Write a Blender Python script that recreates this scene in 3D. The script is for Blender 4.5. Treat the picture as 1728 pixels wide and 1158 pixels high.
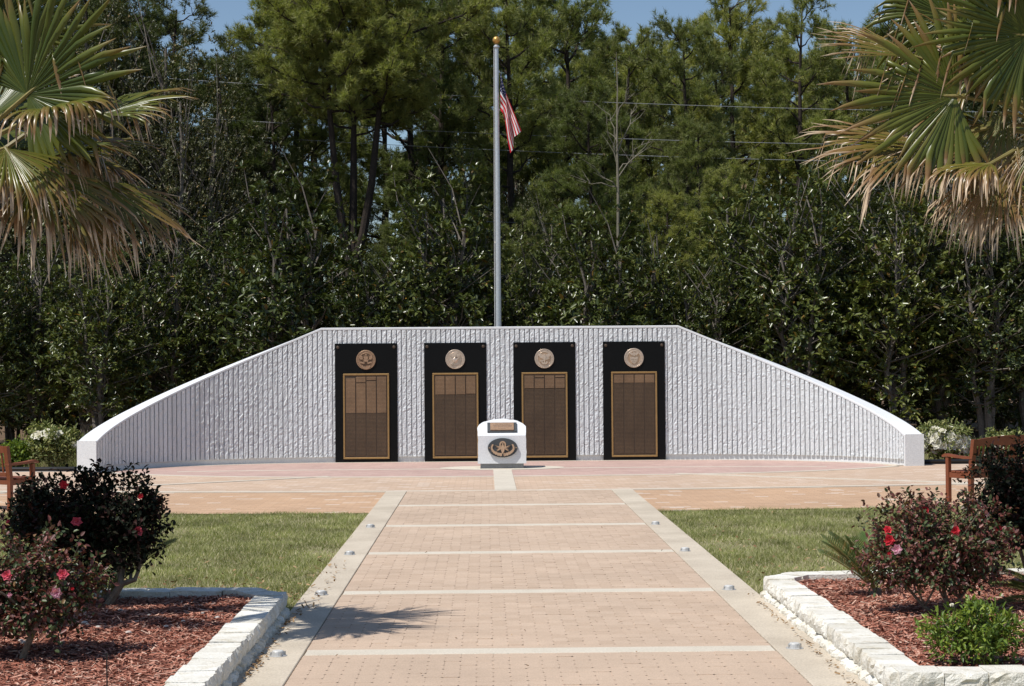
import bpy, math, random
import numpy as np
from mathutils import Vector, Matrix

rng = np.random.default_rng(11)
random.seed(11)
R = math.radians
SC = bpy.context.scene
COL = SC.collection
for o in list(bpy.data.objects):
    bpy.data.objects.remove(o)

# ------------------------------------------------------------------ camera
IW, IH, FPX = 1728.0, 1158.0, 2950.0
EYE = np.array([0.0, 0.0, 1.85])
YAW, PITCH, ROLL = math.atan(45 / FPX), math.atan(41 / FPX), 0.0075
_f = np.array([math.sin(YAW) * math.cos(PITCH), math.cos(YAW) * math.cos(PITCH), math.sin(PITCH)])
_r0 = np.cross(_f, [0, 0, 1.0]); _r0 /= np.linalg.norm(_r0)
_u0 = np.cross(_r0, _f)
_r = _r0 * math.cos(ROLL) - _u0 * math.sin(ROLL)
_u = _u0 * math.cos(ROLL) + _r0 * math.sin(ROLL)
cam = bpy.data.objects.new('camera', bpy.data.cameras.new('camera'))
COL.objects.link(cam)
cam.matrix_world = Matrix(((_r[0], _u[0], -_f[0], EYE[0]), (_r[1], _u[1], -_f[1], EYE[1]),
                           (_r[2], _u[2], -_f[2], EYE[2]), (0, 0, 0, 1)))
cam.data.sensor_width = 36.0
cam.data.lens = 36.0 * FPX / IW
cam.data.clip_start = 0.1
cam.data.clip_end = 2000
SC.camera = cam


def at(px, py, Y):
    d = (px - IW / 2) / FPX * _r + (IH / 2 - py) / FPX * _u + _f
    return EYE + d * (Y / d[1])


# ------------------------------------------------------------------ world, sun, exposure
SUN = np.array([-1.0, -0.70, 2.05]); SUN /= np.linalg.norm(SUN)
w = bpy.data.worlds.new('World'); SC.world = w; w.use_nodes = True
nt = w.node_tree; nt.nodes.clear()
sky = nt.nodes.new('ShaderNodeTexSky'); sky.sky_type = 'NISHITA'; sky.sun_disc = False
sky.sun_elevation = math.asin(SUN[2]); sky.sun_rotation = math.atan2(SUN[0], SUN[1])
sky.air_density = 1.0; sky.dust_density = 0.3; sky.ozone_density = 2.2
bg = nt.nodes.new('ShaderNodeBackground'); bg.inputs['Strength'].default_value = 0.10
wo = nt.nodes.new('ShaderNodeOutputWorld')
nt.links.new(sky.outputs[0], bg.inputs['Color']); nt.links.new(bg.outputs[0], wo.inputs['Surface'])
sl = bpy.data.lights.new('sun', 'SUN'); sl.energy = 4.6; sl.angle = R(0.53); sl.color = (1.0, 0.965, 0.91)
so = bpy.data.objects.new('sun', sl); COL.objects.link(so)
so.rotation_euler = Vector(SUN).to_track_quat('Z', 'Y').to_euler(); so.location = (-20, -12, 45)
SC.view_settings.view_transform = 'Standard'; SC.view_settings.look = 'None'
SC.view_settings.exposure = 0.0; SC.view_settings.gamma = 1.0
SC.render.engine = 'CYCLES'
SC.cycles.max_bounces = 5; SC.cycles.diffuse_bounces = 2; SC.cycles.glossy_bounces = 2
SC.cycles.transmission_bounces = 2; SC.cycles.transparent_max_bounces = 4
SC.render.resolution_x = 1024; SC.render.resolution_y = 686


# ------------------------------------------------------------------ helpers
def rnd(a, b): return a + (b - a) * random.random()


def norm(v):
    v = np.asarray(v, float)
    return v / np.maximum(np.linalg.norm(v, axis=-1, keepdims=True), 1e-9)


def mk_mesh(name, V, F, mats, smooth=False, midx=None, attr=None):
    """V (n,3); F is an (m,k) array or a list of arrays/lists of faces."""
    me = bpy.data.meshes.new(name)
    V = np.asarray(V, np.float32).reshape(-1, 3)
    if isinstance(F, np.ndarray):
        groups = [F]
    else:
        groups = None
    if groups is not None:
        m, k = F.shape
        me.vertices.add(len(V)); me.vertices.foreach_set('co', V.ravel())
        me.loops.add(m * k); me.loops.foreach_set('vertex_index', F.astype(np.int32).ravel())
        me.polygons.add(m)
        me.polygons.foreach_set('loop_start', np.arange(0, m * k, k, dtype=np.int32))
        me.polygons.foreach_set('loop_total', np.full(m, k, np.int32))
        me.update(calc_edges=True)
    else:
        me.from_pydata(V.tolist(), [], [list(map(int, f)) for f in F])
        me.update()
    if not isinstance(mats, (list, tuple)): mats = [mats]
    for mt in mats: me.materials.append(mt)
    if midx is not None: me.polygons.foreach_set('material_index', np.asarray(midx, np.int32))
    if smooth: me.polygons.foreach_set('use_smooth', np.ones(len(me.polygons), bool))
    if attr is not None:
        a = me.attributes.new('dry', 'FLOAT', 'POINT'); a.data.foreach_set('value', np.asarray(attr, np.float32))
    return me


def link(name, me, parent=None, loc=None):
    o = bpy.data.objects.new(name, me); COL.objects.link(o)
    if parent is not None: o.parent = parent
    if loc is not None: o.location = loc
    return o


def wloc(o):
    p = np.zeros(3)
    while o is not None:
        p += np.array(o.location); o = o.parent
    return p


def part(name, V, F, mat, parent=None, kind=None, **kw):
    """V in world coordinates; parent (if any) is unrotated."""
    V = np.asarray(V, float).reshape(-1, 3)
    if parent is not None: V = V - wloc(parent)
    o = link(name, mk_mesh(name, V, F, mat, **kw), parent)
    if kind: o['kind'] = kind
    return o


def tag(o, label, cat=None, group=None, kind=None):
    if label: o['label'] = label
    if cat: o['category'] = cat
    if group: o['group'] = group
    if kind: o['kind'] = kind
    return o


def empty(name, loc, label=None, cat=None, group=None, rz=0.0):
    o = bpy.data.objects.new(name, None); COL.objects.link(o)
    o.location = tuple(float(c) for c in loc); o.rotation_euler = (0, 0, rz); o.empty_display_size = 0.2
    return tag(o, label, cat, group)


class G:
    """collects mixed faces"""
    def __init__(s): s.V = []; s.F = []; s.n = 0; s.M = []

    def add(s, V, F, m=0):
        V = np.asarray(V, float).reshape(-1, 3)
        s.V.append(V)
        for f in F: s.F.append([int(i) + s.n for i in f]); s.M.append(m)
        s.n += len(V)
        return s

    def box(s, x0, x1, y0, y1, z0, z1, m=0):
        V = [(x, y, z) for z in (z0, z1) for y in (y0, y1) for x in (x0, x1)]
        return s.add(V, [(0, 2, 3, 1), (4, 5, 7, 6), (0, 1, 5, 4), (2, 6, 7, 3), (0, 4, 6, 2), (1, 3, 7, 5)], m)

    def bevbox(s, x0, x1, y0, y1, z0, z1, b=0.008, m=0):
        """box whose edges are chamfered"""
        V = []; xs = (x0, x1); ys = (y0, y1); zs = (z0, z1)
        idx = {}
        for i in (0, 1):
            for j in (0, 1):
                for k in (0, 1):
                    sx, sy, sz = (1, -1)[i], (1, -1)[j], (1, -1)[k]
                    p = np.array([xs[i], ys[j], zs[k]])
                    for ax in range(3):
                        q = p + b * np.array([sx, sy, sz]); q[ax] = p[ax]
                        idx[(i, j, k, ax)] = len(V); V.append(q)
        F = []
        for ax in range(3):
            o1, o2 = [a for a in range(3) if a != ax]
            for e in (0, 1):
                c = []
                for (a, b2) in ((0, 0), (1, 0), (1, 1), (0, 1)):
                    k3 = [0, 0, 0]; k3[ax] = e; k3[o1] = a; k3[o2] = b2
                    c.append(idx[(*k3, ax)])
                F.append(c)
        for ax in range(3):
            o1, o2 = [a for a in range(3) if a != ax]
            for a in (0, 1):
                for b2 in (0, 1):
                    k0 = [0, 0, 0]; k1 = [0, 0, 0]
                    k0[o1] = a; k0[o2] = b2; k1[o1] = a; k1[o2] = b2; k1[ax] = 1
                    F.append([idx[(*k0, o1)], idx[(*k1, o1)], idx[(*k1, o2)], idx[(*k0, o2)]])
        for i in (0, 1):
            for j in (0, 1):
                for k in (0, 1): F.append([idx[(i, j, k, 0)], idx[(i, j, k, 1)], idx[(i, j, k, 2)]])
        return s.add(V, F, m)

    def tube(s, pts, rads, k=6, cap=True, m=0):
        pts = np.asarray(pts, float); n = len(pts)
        rads = np.broadcast_to(np.asarray(rads, float), (n,))
        T = norm(np.gradient(pts, axis=0))
        ref = np.array([0.0, 0, 1]) if abs(T[0][2]) < 0.9 else np.array([1.0, 0, 0])
        V = []
        for i in range(n):
            a = norm(np.cross(T[i], ref)); b = np.cross(T[i], a)
            for j in range(k):
                t = 2 * math.pi * j / k
                V.append(pts[i] + rads[i] * (a * math.cos(t) + b * math.sin(t)))
        F = [(i * k + j, i * k + (j + 1) % k, (i + 1) * k + (j + 1) % k, (i + 1) * k + j) for i in range(n - 1) for j in range(k)]
        if cap: F += [tuple(range(k))[::-1], tuple((n - 1) * k + j for j in range(k))]
        return s.add(V, F, m)

    def prism(s, poly, y0, y1, m=0):
        """polygon in x,z extruded along y from y0 to y1 (y0 nearest the viewer)"""
        n = len(poly)
        V = [(p[0], y0, p[1]) for p in poly] + [(p[0], y1, p[1]) for p in poly]
        F = [tuple(range(n)), tuple(range(2 * n - 1, n - 1, -1))]
        F += [(i, i + n, (i + 1) % n + n, (i + 1) % n) for i in range(n)]
        return s.add(V, F, m)

    def lathe(s, prof, k=20, c=(0, 0, 0), axis='z', m=0):
        V = []
        for (r, h) in prof:
            for j in range(k):
                t = 2 * math.pi * j / k
                if axis == 'z': V.append((c[0] + r * math.cos(t), c[1] + r * math.sin(t), c[2] + h))
                else: V.append((c[0] + r * math.cos(t), c[1] - h, c[2] + r * math.sin(t)))
        n = len(prof)
        F = [(i * k + j, i * k + (j + 1) % k, (i + 1) * k + (j + 1) % k, (i + 1) * k + j) for i in range(n - 1) for j in range(k)]
        F += [tuple(range(k))[::-1], tuple((n - 1) * k + j for j in range(k))]
        return s.add(V, F, m)

    def verts(s): return np.concatenate(s.V) if s.V else np.zeros((0, 3))

    def part(s, name, mat, parent=None, kind=None, **kw):
        return part(name, s.verts(), s.F, mat, parent, kind, **kw)

    def local(s, name, mat, parent=None, **kw):
        return link(name, mk_mesh(name, s.verts(), s.F, mat, **kw), parent)


# ------------------------------------------------------------------ materials
def new_mat(name):
    m = bpy.data.materials.new(name); m.use_nodes = True
    nt = m.node_tree; b = nt.nodes['Principled BSDF']
    return m, nt, b


def N(nt, typ, **kw):
    n = nt.nodes.new(typ)
    for k, v in kw.items(): setattr(n, k, v)
    return n


def ramp(nt, fac, stops):
    r = N(nt, 'ShaderNodeValToRGB'); e = r.color_ramp.elements
    while len(e) < len(stops): e.new(0.5)
    for i, (p, c) in enumerate(stops):
        e[i].position = p; e[i].color = (*c, 1)
    nt.links.new(fac, r.inputs[0]); return r.outputs[0]


def mixc(nt, fac, a, b, typ='MIX'):
    n = N(nt, 'ShaderNodeMix', data_type='RGBA', blend_type=typ)
    for sock, v in ((n.inputs['Factor'], fac), (n.inputs[6], a), (n.inputs[7], b)):
        if isinstance(v, bpy.types.NodeSocket): nt.links.new(v, sock)
        elif isinstance(v, (int, float)): sock.default_value = v
        else: sock.default_value = (*v, 1)
    return n.outputs[2]


def noise(nt, vec, scale, detail=4, rough=0.6):
    n = N(nt, 'ShaderNodeTexNoise'); n.inputs['Scale'].default_value = scale
    n.inputs['Detail'].default_value = detail; n.inputs['Roughness'].default_value = rough
    if vec is not None: nt.links.new(vec, n.inputs['Vector'])
    return n.outputs['Fac']


def wpos(nt): return N(nt, 'ShaderNodeNewGeometry').outputs['Position']


def bump(nt, b, h, strength, dist):
    n = N(nt, 'ShaderNodeBump'); n.inputs['Strength'].default_value = strength; n.inputs['Distance'].default_value = dist
    nt.links.new(h, n.inputs['Height']); nt.links.new(n.outputs[0], b.inputs['Normal']); return n


def rough_mat(name, c0, c1, rough=0.85, s1=3.0, s2=60.0, bs=0.4, bd=0.004, island=0.0, spec=0.3, metal=0.0):
    m, nt, b = new_mat(name); p = wpos(nt)
    f = noise(nt, p, s1, 6, 0.65)
    col = ramp(nt, f, [(0.3, c0), (0.7, c1)])
    g = noise(nt, p, s2, 3)
    col = mixc(nt, 0.35, col, ramp(nt, g, [(0.3, tuple(x * 0.72 for x in c0)), (0.7, tuple(min(1, x * 1.2) for x in c1))]))
    if island:
        ri = N(nt, 'ShaderNodeNewGeometry').outputs['Random Per Island']
        col = mixc(nt, 1.0, col, ramp(nt, ri, [(0, (1 - island,) * 3), (1, (1 + island * .3,) * 3)]), 'MULTIPLY')
    nt.links.new(col, b.inputs['Base Color'])
    b.inputs['Roughness'].default_value = rough; b.inputs['Specular IOR Level'].default_value = spec
    b.inputs['Metallic'].default_value = metal
    if bs: bump(nt, b, g, bs, bd)
    return m


def island_mat(name, stops, rough=0.5, spec=0.4, trans=0.0, noise_scale=None, dark=(0.6, 1.15), per_thing=False):
    """one colour per leaf, blade or chip"""
    m, nt, b = new_mat(name)
    ri = N(nt, 'ShaderNodeNewGeometry').outputs['Random Per Island']
    col = ramp(nt, ri, stops)
    if noise_scale:
        f = noise(nt, wpos(nt), noise_scale, 3)
        col = mixc(nt, 1.0, col, ramp(nt, f, [(0.32, (dark[0],) * 3), (0.68, (dark[1],) * 3)]), 'MULTIPLY')
    if per_thing:
        oi = N(nt, 'ShaderNodeObjectInfo').outputs['Random']
        col = mixc(nt, 1.0, col, ramp(nt, oi, [(0, (0.62, 0.66, 0.62)), (0.35, (0.95, 0.92, 0.9)), (0.7, (1.1, 1.05, 0.95)), (1, (1.4, 1.25, 1.05))]), 'MULTIPLY')
    nt.links.new(col, b.inputs['Base Color'])
    b.inputs['Roughness'].default_value = rough; b.inputs['Specular IOR Level'].default_value = spec
    if trans:
        tr = N(nt, 'ShaderNodeBsdfTranslucent'); nt.links.new(mixc(nt, 1.0, col, (1.0, 1.15, 0.5), 'MULTIPLY'), tr.inputs['Color'])
        mx = N(nt, 'ShaderNodeMixShader'); mx.inputs[0].default_value = trans
        out = nt.nodes['Material Output']
        nt.links.new(b.outputs[0], mx.inputs[1]); nt.links.new(tr.outputs[0], mx.inputs[2]); nt.links.new(mx.outputs[0], out.inputs['Surface'])
    return m


def flat_mat(name, c, rough=0.6, metal=0.0, spec=0.4, s=40, v=0.18, bs=0.0):
    return rough_mat(name, tuple(x * (1 - v) for x in c), tuple(x * (1 + v) for x in c), rough, s * .15, s, bs, 0.003, 0, spec, metal)


def brick_mat(name, cA, cB, mortar, w=0.2, h=0.1, pale=None, pale_at=0.93, rot=0.0):
    m, nt, b = new_mat(name)
    mp = N(nt, 'ShaderNodeMapping'); nt.links.new(wpos(nt), mp.inputs['Vector']); mp.inputs['Rotation'].default_value[2] = rot
    br = N(nt, 'ShaderNodeTexBrick'); nt.links.new(mp.outputs[0], br.inputs['Vector'])
    br.inputs['Color1'].default_value = (0, 0, 0, 1); br.inputs['Color2'].default_value = (1, 1, 1, 1)
    br.inputs['Mortar'].default_value = (0.5, 0.5, 0.5, 1)
    br.inputs['Scale'].default_value = 1.0; br.inputs['Mortar Size'].default_value = 0.004; br.inputs['Mortar Smooth'].default_value = 0.2
    br.inputs['Brick Width'].default_value = w; br.inputs['Row Height'].default_value = h; br.inputs['Bias'].default_value = 0.0
    st = [(0.0, cA), (pale_at - 0.02, cB)]
    st += [(pale_at, pale if pale else cB), (1.0, pale if pale else cB)]
    col = ramp(nt, br.outputs['Color'], st)
    f = noise(nt, wpos(nt), 0.55, 5, 0.65)
    col = mixc(nt, 1.0, col, ramp(nt, f, [(0.25, (0.86, 0.86, 0.87)), (0.75, (1.1, 1.09, 1.07))]), 'MULTIPLY')
    g = noise(nt, wpos(nt), 90, 3)
    col = mixc(nt, 1.0, col, ramp(nt, g, [(0.3, (0.88,) * 3), (0.7, (1.08,) * 3)]), 'MULTIPLY')
    col = mixc(nt, br.outputs['Fac'], col, mortar)
    nt.links.new(col, b.inputs['Base Color']); b.inputs['Roughness'].default_value = 0.9
    b.inputs['Specular IOR Level'].default_value = 0.2
    inv = N(nt, 'ShaderNodeMath', operation='SUBTRACT'); inv.inputs[0].default_value = 1.0
    nt.links.new(br.outputs['Fac'], inv.inputs[1]); bump(nt, b, inv.outputs[0], 0.5, 0.004)
    return m


M = {}
M['soil'] = rough_mat('pine_litter', (0.10, 0.062, 0.035), (0.18, 0.115, 0.065), 0.95, 1.5, 25)
M['turf'] = rough_mat('turf_soil', (0.20, 0.18, 0.09), (0.32, 0.28, 0.16), 0.95, 1.2, 60)
M['concrete'] = rough_mat('pale_concrete', (0.40, 0.335, 0.255), (0.66, 0.575, 0.455), 0.9, 1.1, 70, 0.25, 0.002)
M['band'] = rough_mat('band_concrete', (0.54, 0.48, 0.385), (0.66, 0.595, 0.495), 0.9, 2.5, 70, 0.25, 0.002)
M['groove'] = rough_mat('joint_sand', (0.20, 0.15, 0.115), (0.32, 0.25, 0.19), 0.95, 4, 80)
M['tan_brick'] = brick_mat('orange_tan_brick', (0.50, 0.325, 0.205), (0.575, 0.385, 0.25), (0.38, 0.26, 0.18), pale=(0.66, 0.55, 0.45), pale_at=0.955)
M['beige_brick'] = brick_mat('beige_brick', (0.53, 0.385, 0.275), (0.61, 0.46, 0.345), (0.42, 0.30, 0.22), pale=(0.66, 0.54, 0.44), pale_at=0.95)
M['red_brick'] = brick_mat('rose_brick', (0.475, 0.32, 0.275), (0.555, 0.39, 0.335), (0.45, 0.33, 0.28))
M['wall'] = rough_mat('white_painted_concrete', (0.69, 0.705, 0.715), (0.76, 0.77, 0.775), 0.75, 1.2, 45, 0.18, 0.002)
M['granite'] = flat_mat('black_granite', (0.006, 0.0064, 0.007), 0.3, 0, 0.12, 300, 0.3)
M['bronze'] = flat_mat('weathered_bronze', (0.40, 0.26, 0.165), 0.48, 0.55, 0.4, 60, 0.2)
M['bronze_light'] = flat_mat('bright_bronze', (0.60, 0.42, 0.29), 0.30, 0.65, 0.5, 80, 0.2)
M['bronze_pale'] = flat_mat('pale_bronze', (0.66, 0.535, 0.43), 0.32, 0.6, 0.5, 80, 0.2)
M['bronze_frame'] = flat_mat('gold_bronze_frame', (0.36, 0.22, 0.085), 0.45, 0.45, 0.5, 60, 0.15)
M['bronze_dark'] = flat_mat('dark_bronze', (0.085, 0.06, 0.042), 0.6, 0.3, 0.4, 60, 0.2)
M['names_dark_field'] = flat_mat('brown_bronze', (0.17, 0.11, 0.07), 0.55, 0.4, 0.4, 60, 0.2)
M['slate'] = flat_mat('grey_slate', (0.055, 0.062, 0.066), 0.6, 0, 0.4, 60, 0.2)
M['plinth'] = flat_mat('grey_concrete', (0.26, 0.265, 0.27), 0.9, 0, 0.2, 60, 0.15)
M['steel'] = flat_mat('brushed_aluminium', (0.62, 0.63, 0.64), 0.38, 0.6, 0.5, 30, 0.06)
M['lamp_metal'] = flat_mat('cast_silver', (0.46, 0.455, 0.44), 0.4, 0.2, 0.5, 30, 0.1)
M['gold'] = flat_mat('gold_ball', (0.62, 0.36, 0.10), 0.35, 0.6, 0.5, 30, 0.08)
M['lens'] = flat_mat('frosted_lens', (0.62, 0.61, 0.58), 0.45, 0.0, 0.6, 30, 0.1)
M['wood'] = rough_mat('oiled_teak', (0.17, 0.043, 0.018), (0.27, 0.08, 0.033), 0.45, 6, 90, 0.2, 0.001, 0.2, 0.4)
M['black_plastic'] = flat_mat('black_plastic', (0.012, 0.012, 0.013), 0.4, 0, 0.4, 30, 0.2)
M['wire'] = flat_mat('wire_metal', (0.30, 0.31, 0.32), 0.5, 0.1, 0.5, 30, 0.1)
M['pine_bark'] = rough_mat('pine_bark', (0.02, 0.016, 0.013), (0.058, 0.042, 0.033), 0.95, 5, 30, 0.8, 0.02)
M['grey_bark'] = rough_mat('grey_bark', (0.10, 0.085, 0.07), (0.23, 0.20, 0.17), 0.95, 5, 30, 0.6, 0.01)
M['pale_bark'] = rough_mat('bleached_bark', (0.15, 0.135, 0.10), (0.27, 0.24, 0.18), 0.9, 5, 30, 0.4, 0.01)
M['stem'] = rough_mat('shrub_stem', (0.10, 0.075, 0.05), (0.26, 0.21, 0.16), 0.9, 20, 90, 0.5, 0.003)
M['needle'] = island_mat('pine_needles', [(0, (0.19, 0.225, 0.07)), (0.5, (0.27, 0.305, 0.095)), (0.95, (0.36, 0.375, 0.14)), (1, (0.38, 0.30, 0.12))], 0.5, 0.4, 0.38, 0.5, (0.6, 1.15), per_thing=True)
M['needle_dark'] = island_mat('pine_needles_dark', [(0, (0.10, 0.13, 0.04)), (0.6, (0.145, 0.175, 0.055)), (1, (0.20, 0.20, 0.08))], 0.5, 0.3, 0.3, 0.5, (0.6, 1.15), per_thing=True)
M['magnolia'] = island_mat('magnolia_leaf', [(0, (0.040, 0.058, 0.014)), (0.5, (0.075, 0.098, 0.024)), (0.93, (0.15, 0.175, 0.05)), (0.965, (0.12, 0.10, 0.045)), (0.988, (0.14, 0.10, 0.05)), (1, (0.42, 0.24, 0.04))], 0.30, 0.5, 0.14, per_thing=True)
M['oak'] = island_mat('oak_leaf', [(0, (0.055, 0.065, 0.03)), (0.6, (0.09, 0.10, 0.045)), (0.93, (0.13, 0.125, 0.06)), (1, (0.24, 0.16, 0.05))], 0.45, 0.4, 0.15, per_thing=True)
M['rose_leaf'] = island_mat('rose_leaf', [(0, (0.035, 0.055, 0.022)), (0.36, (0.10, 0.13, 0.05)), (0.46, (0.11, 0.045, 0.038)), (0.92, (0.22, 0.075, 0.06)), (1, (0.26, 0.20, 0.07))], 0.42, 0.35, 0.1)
M['rose_leaf_shaded'] = island_mat('rose_leaf_shaded', [(0, (0.010, 0.015, 0.007)), (0.6, (0.018, 0.024, 0.011)), (0.75, (0.030, 0.013, 0.010)), (1, (0.05, 0.02, 0.016))], 0.6, 0.15, 0.05)  # rose leaf darkened: the palms' shade is put into its colour
M['azalea_leaf'] = island_mat('azalea_leaf', [(0, (0.06, 0.10, 0.018)), (0.5, (0.13, 0.20, 0.03)), (1, (0.30, 0.36, 0.05))], 0.4, 0.35, 0.2)
M['azalea_pale'] = island_mat('flowering_azalea_leaf', [(0, (0.09, 0.12, 0.035)), (0.5, (0.20, 0.23, 0.07)), (1, (0.38, 0.36, 0.15))], 0.5, 0.3, 0.2)
M['white_petal'] = island_mat('white_petal', [(0, (0.72, 0.66, 0.52)), (1, (0.86, 0.83, 0.76))], 0.6, 0.2, 0.2)
M['pink_petal'] = island_mat('pink_petal', [(0, (0.62, 0.055, 0.10)), (1, (0.80, 0.16, 0.22))], 0.55, 0.2, 0.25)
M['rose_petal'] = island_mat('pale_pink_petal', [(0, (0.72, 0.20, 0.36)), (1, (0.88, 0.55, 0.66))], 0.55, 0.2, 0.25)
M['red_petal'] = island_mat('red_petal', [(0, (0.50, 0.015, 0.03)), (1, (0.70, 0.05, 0.07))], 0.55, 0.2, 0.2)
M['sago'] = island_mat('sago_leaf', [(0, (0.09, 0.16, 0.05)), (0.6, (0.17, 0.24, 0.07)), (1, (0.38, 0.30, 0.10))], 0.35, 0.4, 0.1)
M['grass'] = island_mat('grass_blade', [(0, (0.21, 0.235, 0.07)), (0.42, (0.29, 0.31, 0.105)), (0.68, (0.35, 0.345, 0.155)), (0.76, (0.50, 0.45, 0.26)), (1, (0.60, 0.53, 0.34))], 0.55, 0.3, 0.3, 1.4, (0.66, 1.28))
M['mulch_chip'] = island_mat('mulch_chip', [(0, (0.14, 0.042, 0.027)), (0.42, (0.36, 0.135, 0.088)), (0.78, (0.52, 0.245, 0.17)), (1, (0.64, 0.44, 0.34))], 0.85, 0.2)
M['mulch'] = rough_mat('mulch_bed_soil', (0.07, 0.022, 0.015), (0.16, 0.055, 0.035), 0.95, 6, 60)
M['dead_leaf'] = island_mat('dead_leaf', [(0, (0.16, 0.09, 0.04)), (1, (0.42, 0.28, 0.15))], 0.8, 0.2)
M['pebble'] = flat_mat('pale_pebble', (0.55, 0.5, 0.45), 0.8, 0, 0.3, 60, 0.2)
M['block'] = rough_mat('cream_retaining_block', (0.80, 0.765, 0.68), (0.88, 0.855, 0.79), 0.9, 5, 75, 0.9, 0.010, 0.0)
_b = M['block'].node_tree; _p = _b.nodes['Principled BSDF']; _l = _p.inputs['Base Color'].links[0].from_socket
_oi = N(_b, 'ShaderNodeObjectInfo').outputs['Random']
_l = mixc(_b, 1.0, _l, ramp(_b, noise(_b, wpos(_b), 9, 6, 0.7), [(0.34, (0.80, 0.76, 0.68)), (0.50, (1, 1, 1))]), 'MULTIPLY')
_b.links.new(mixc(_b, 1.0, _l, ramp(_b, _oi, [(0, (0.84, 0.82, 0.78)), (1, (1.03, 1.03, 1.03))]), 'MULTIPLY'), _p.inputs['Base Color'])
M['red_cloth'] = flat_mat('red_cloth', (0.55, 0.02, 0.03), 0.7, 0, 0.2, 60, 0.08)
M['white_cloth'] = flat_mat('white_cloth', (0.74, 0.73, 0.72), 0.7, 0, 0.2, 60, 0.05)
M['blue_cloth'] = flat_mat('navy_cloth', (0.016, 0.022, 0.10), 0.7, 0, 0.2, 60, 0.08)

# paver: tan concrete paver, fine ribs across the walk, one tone per piece
m, nt_, b_ = new_mat('walk_paver'); p_ = wpos(nt_)
ri_ = N(nt_, 'ShaderNodeObjectInfo').outputs['Random']
ri2_ = N(nt_, 'ShaderNodeNewGeometry').outputs['Random Per Island']
c_ = ramp(nt_, ri2_, [(0, (0.515, 0.388, 0.288)), (1, (0.565, 0.433, 0.327))])
c_ = mixc(nt_, 1.0, c_, ramp(nt_, noise(nt_, p_, 0.8, 6, 0.7), [(0.3, (0.88, 0.875, 0.87)), (0.7, (1.07, 1.06, 1.05))]), 'MULTIPLY')
c_ = mixc(nt_, 1.0, c_, ramp(nt_, noise(nt_, p_, 140, 3), [(0.3, (0.82,) * 3), (0.7, (1.14,) * 3)]), 'MULTIPLY')
nt_.links.new(c_, b_.inputs['Base Color']); b_.inputs['Roughness'].default_value = 0.9; b_.inputs['Specular IOR Level'].default_value = 0.2
wv_ = N(nt_, 'ShaderNodeTexWave', wave_type='BANDS', bands_direction='Y'); wv_.inputs['Scale'].default_value = 1.0
nt_.links.new(p_, wv_.inputs['Vector']); wv_.inputs['Scale'].default_value = 3.3
bump(nt_, b_, wv_.outputs['Fac'], 0.35, 0.003)
M['paver'] = m

# split-face ribs: white paint, coarse relief on top of the modelled one
m, nt_, b_ = new_mat('split_face_rib'); p_ = wpos(nt_)
mp_ = N(nt_, 'ShaderNodeMapping'); mp_.inputs['Scale'].default_value = (1, 1, 1.0); nt_.links.new(p_, mp_.inputs['Vector'])
n1_ = noise(nt_, mp_.outputs[0], 34, 5, 0.65)
mp2_ = N(nt_, 'ShaderNodeMapping'); mp2_.inputs['Scale'].default_value = (7, 7, 0.55); nt_.links.new(p_, mp2_.inputs['Vector'])
st_ = noise(nt_, mp2_.outputs[0], 1.0, 4, 0.6)
nt_.links.new(mixc(nt_, 1.0, ramp(nt_, n1_, [(0.25, (0.635, 0.664, 0.68)), (0.7, (0.76, 0.782, 0.79))]), ramp(nt_, st_, [(0.32, (0.89, 0.89, 0.88)), (0.62, (1.03, 1.03, 1.03))]), 'MULTIPLY'), b_.inputs['Base Color'])
b_.inputs['Roughness'].default_value = 0.8; b_.inputs['Specular IOR Level'].default_value = 0.25
bump(nt_, b_, n1_, 1.0, 0.018)
M['rib'] = m

# cast name plates: fine horizontal lines of raised lettering
def names_mat(name, c0, c1, metal):
    m, nt, b = new_mat(name); p = wpos(nt)
    wv = N(nt, 'ShaderNodeTexWave', wave_type='BANDS', bands_direction='Z'); wv.inputs['Scale'].default_value = 12.0
    wv.inputs['Distortion'].default_value = 0.0
    nt.links.new(p, wv.inputs['Vector'])
    mp = N(nt, 'ShaderNodeMapping'); mp.inputs['Scale'].default_value = (60, 1, 38); nt.links.new(p, mp.inputs['Vector'])
    n = noise(nt, mp.outputs[0], 1.0, 2)
    mul = N(nt, 'ShaderNodeMath', operation='MULTIPLY'); nt.links.new(wv.outputs['Fac'], mul.inputs[0]); nt.links.new(n, mul.inputs[1])
    col = ramp(nt, mul.outputs[0], [(0.05, c0), (0.55, c1)])
    col = mixc(nt, 1.0, col, ramp(nt, noise(nt, p, 2.2, 4), [(0.3, (0.8,) * 3), (0.7, (1.15,) * 3)]), 'MULTIPLY')
    nt.links.new(col, b.inputs['Base Color']); b.inputs['Metallic'].default_value = metal; b.inputs['Roughness'].default_value = 0.5
    bump(nt, b, mul.outputs[0], 0.5, 0.006)
    return m
M['names'] = names_mat('dark_name_column', (0.055, 0.036, 0.021), (0.13, 0.082, 0.046), 0.3)
M['names_light'] = names_mat('light_name_plate', (0.15, 0.092, 0.05), (0.28, 0.175, 0.098), 0.3)

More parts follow.
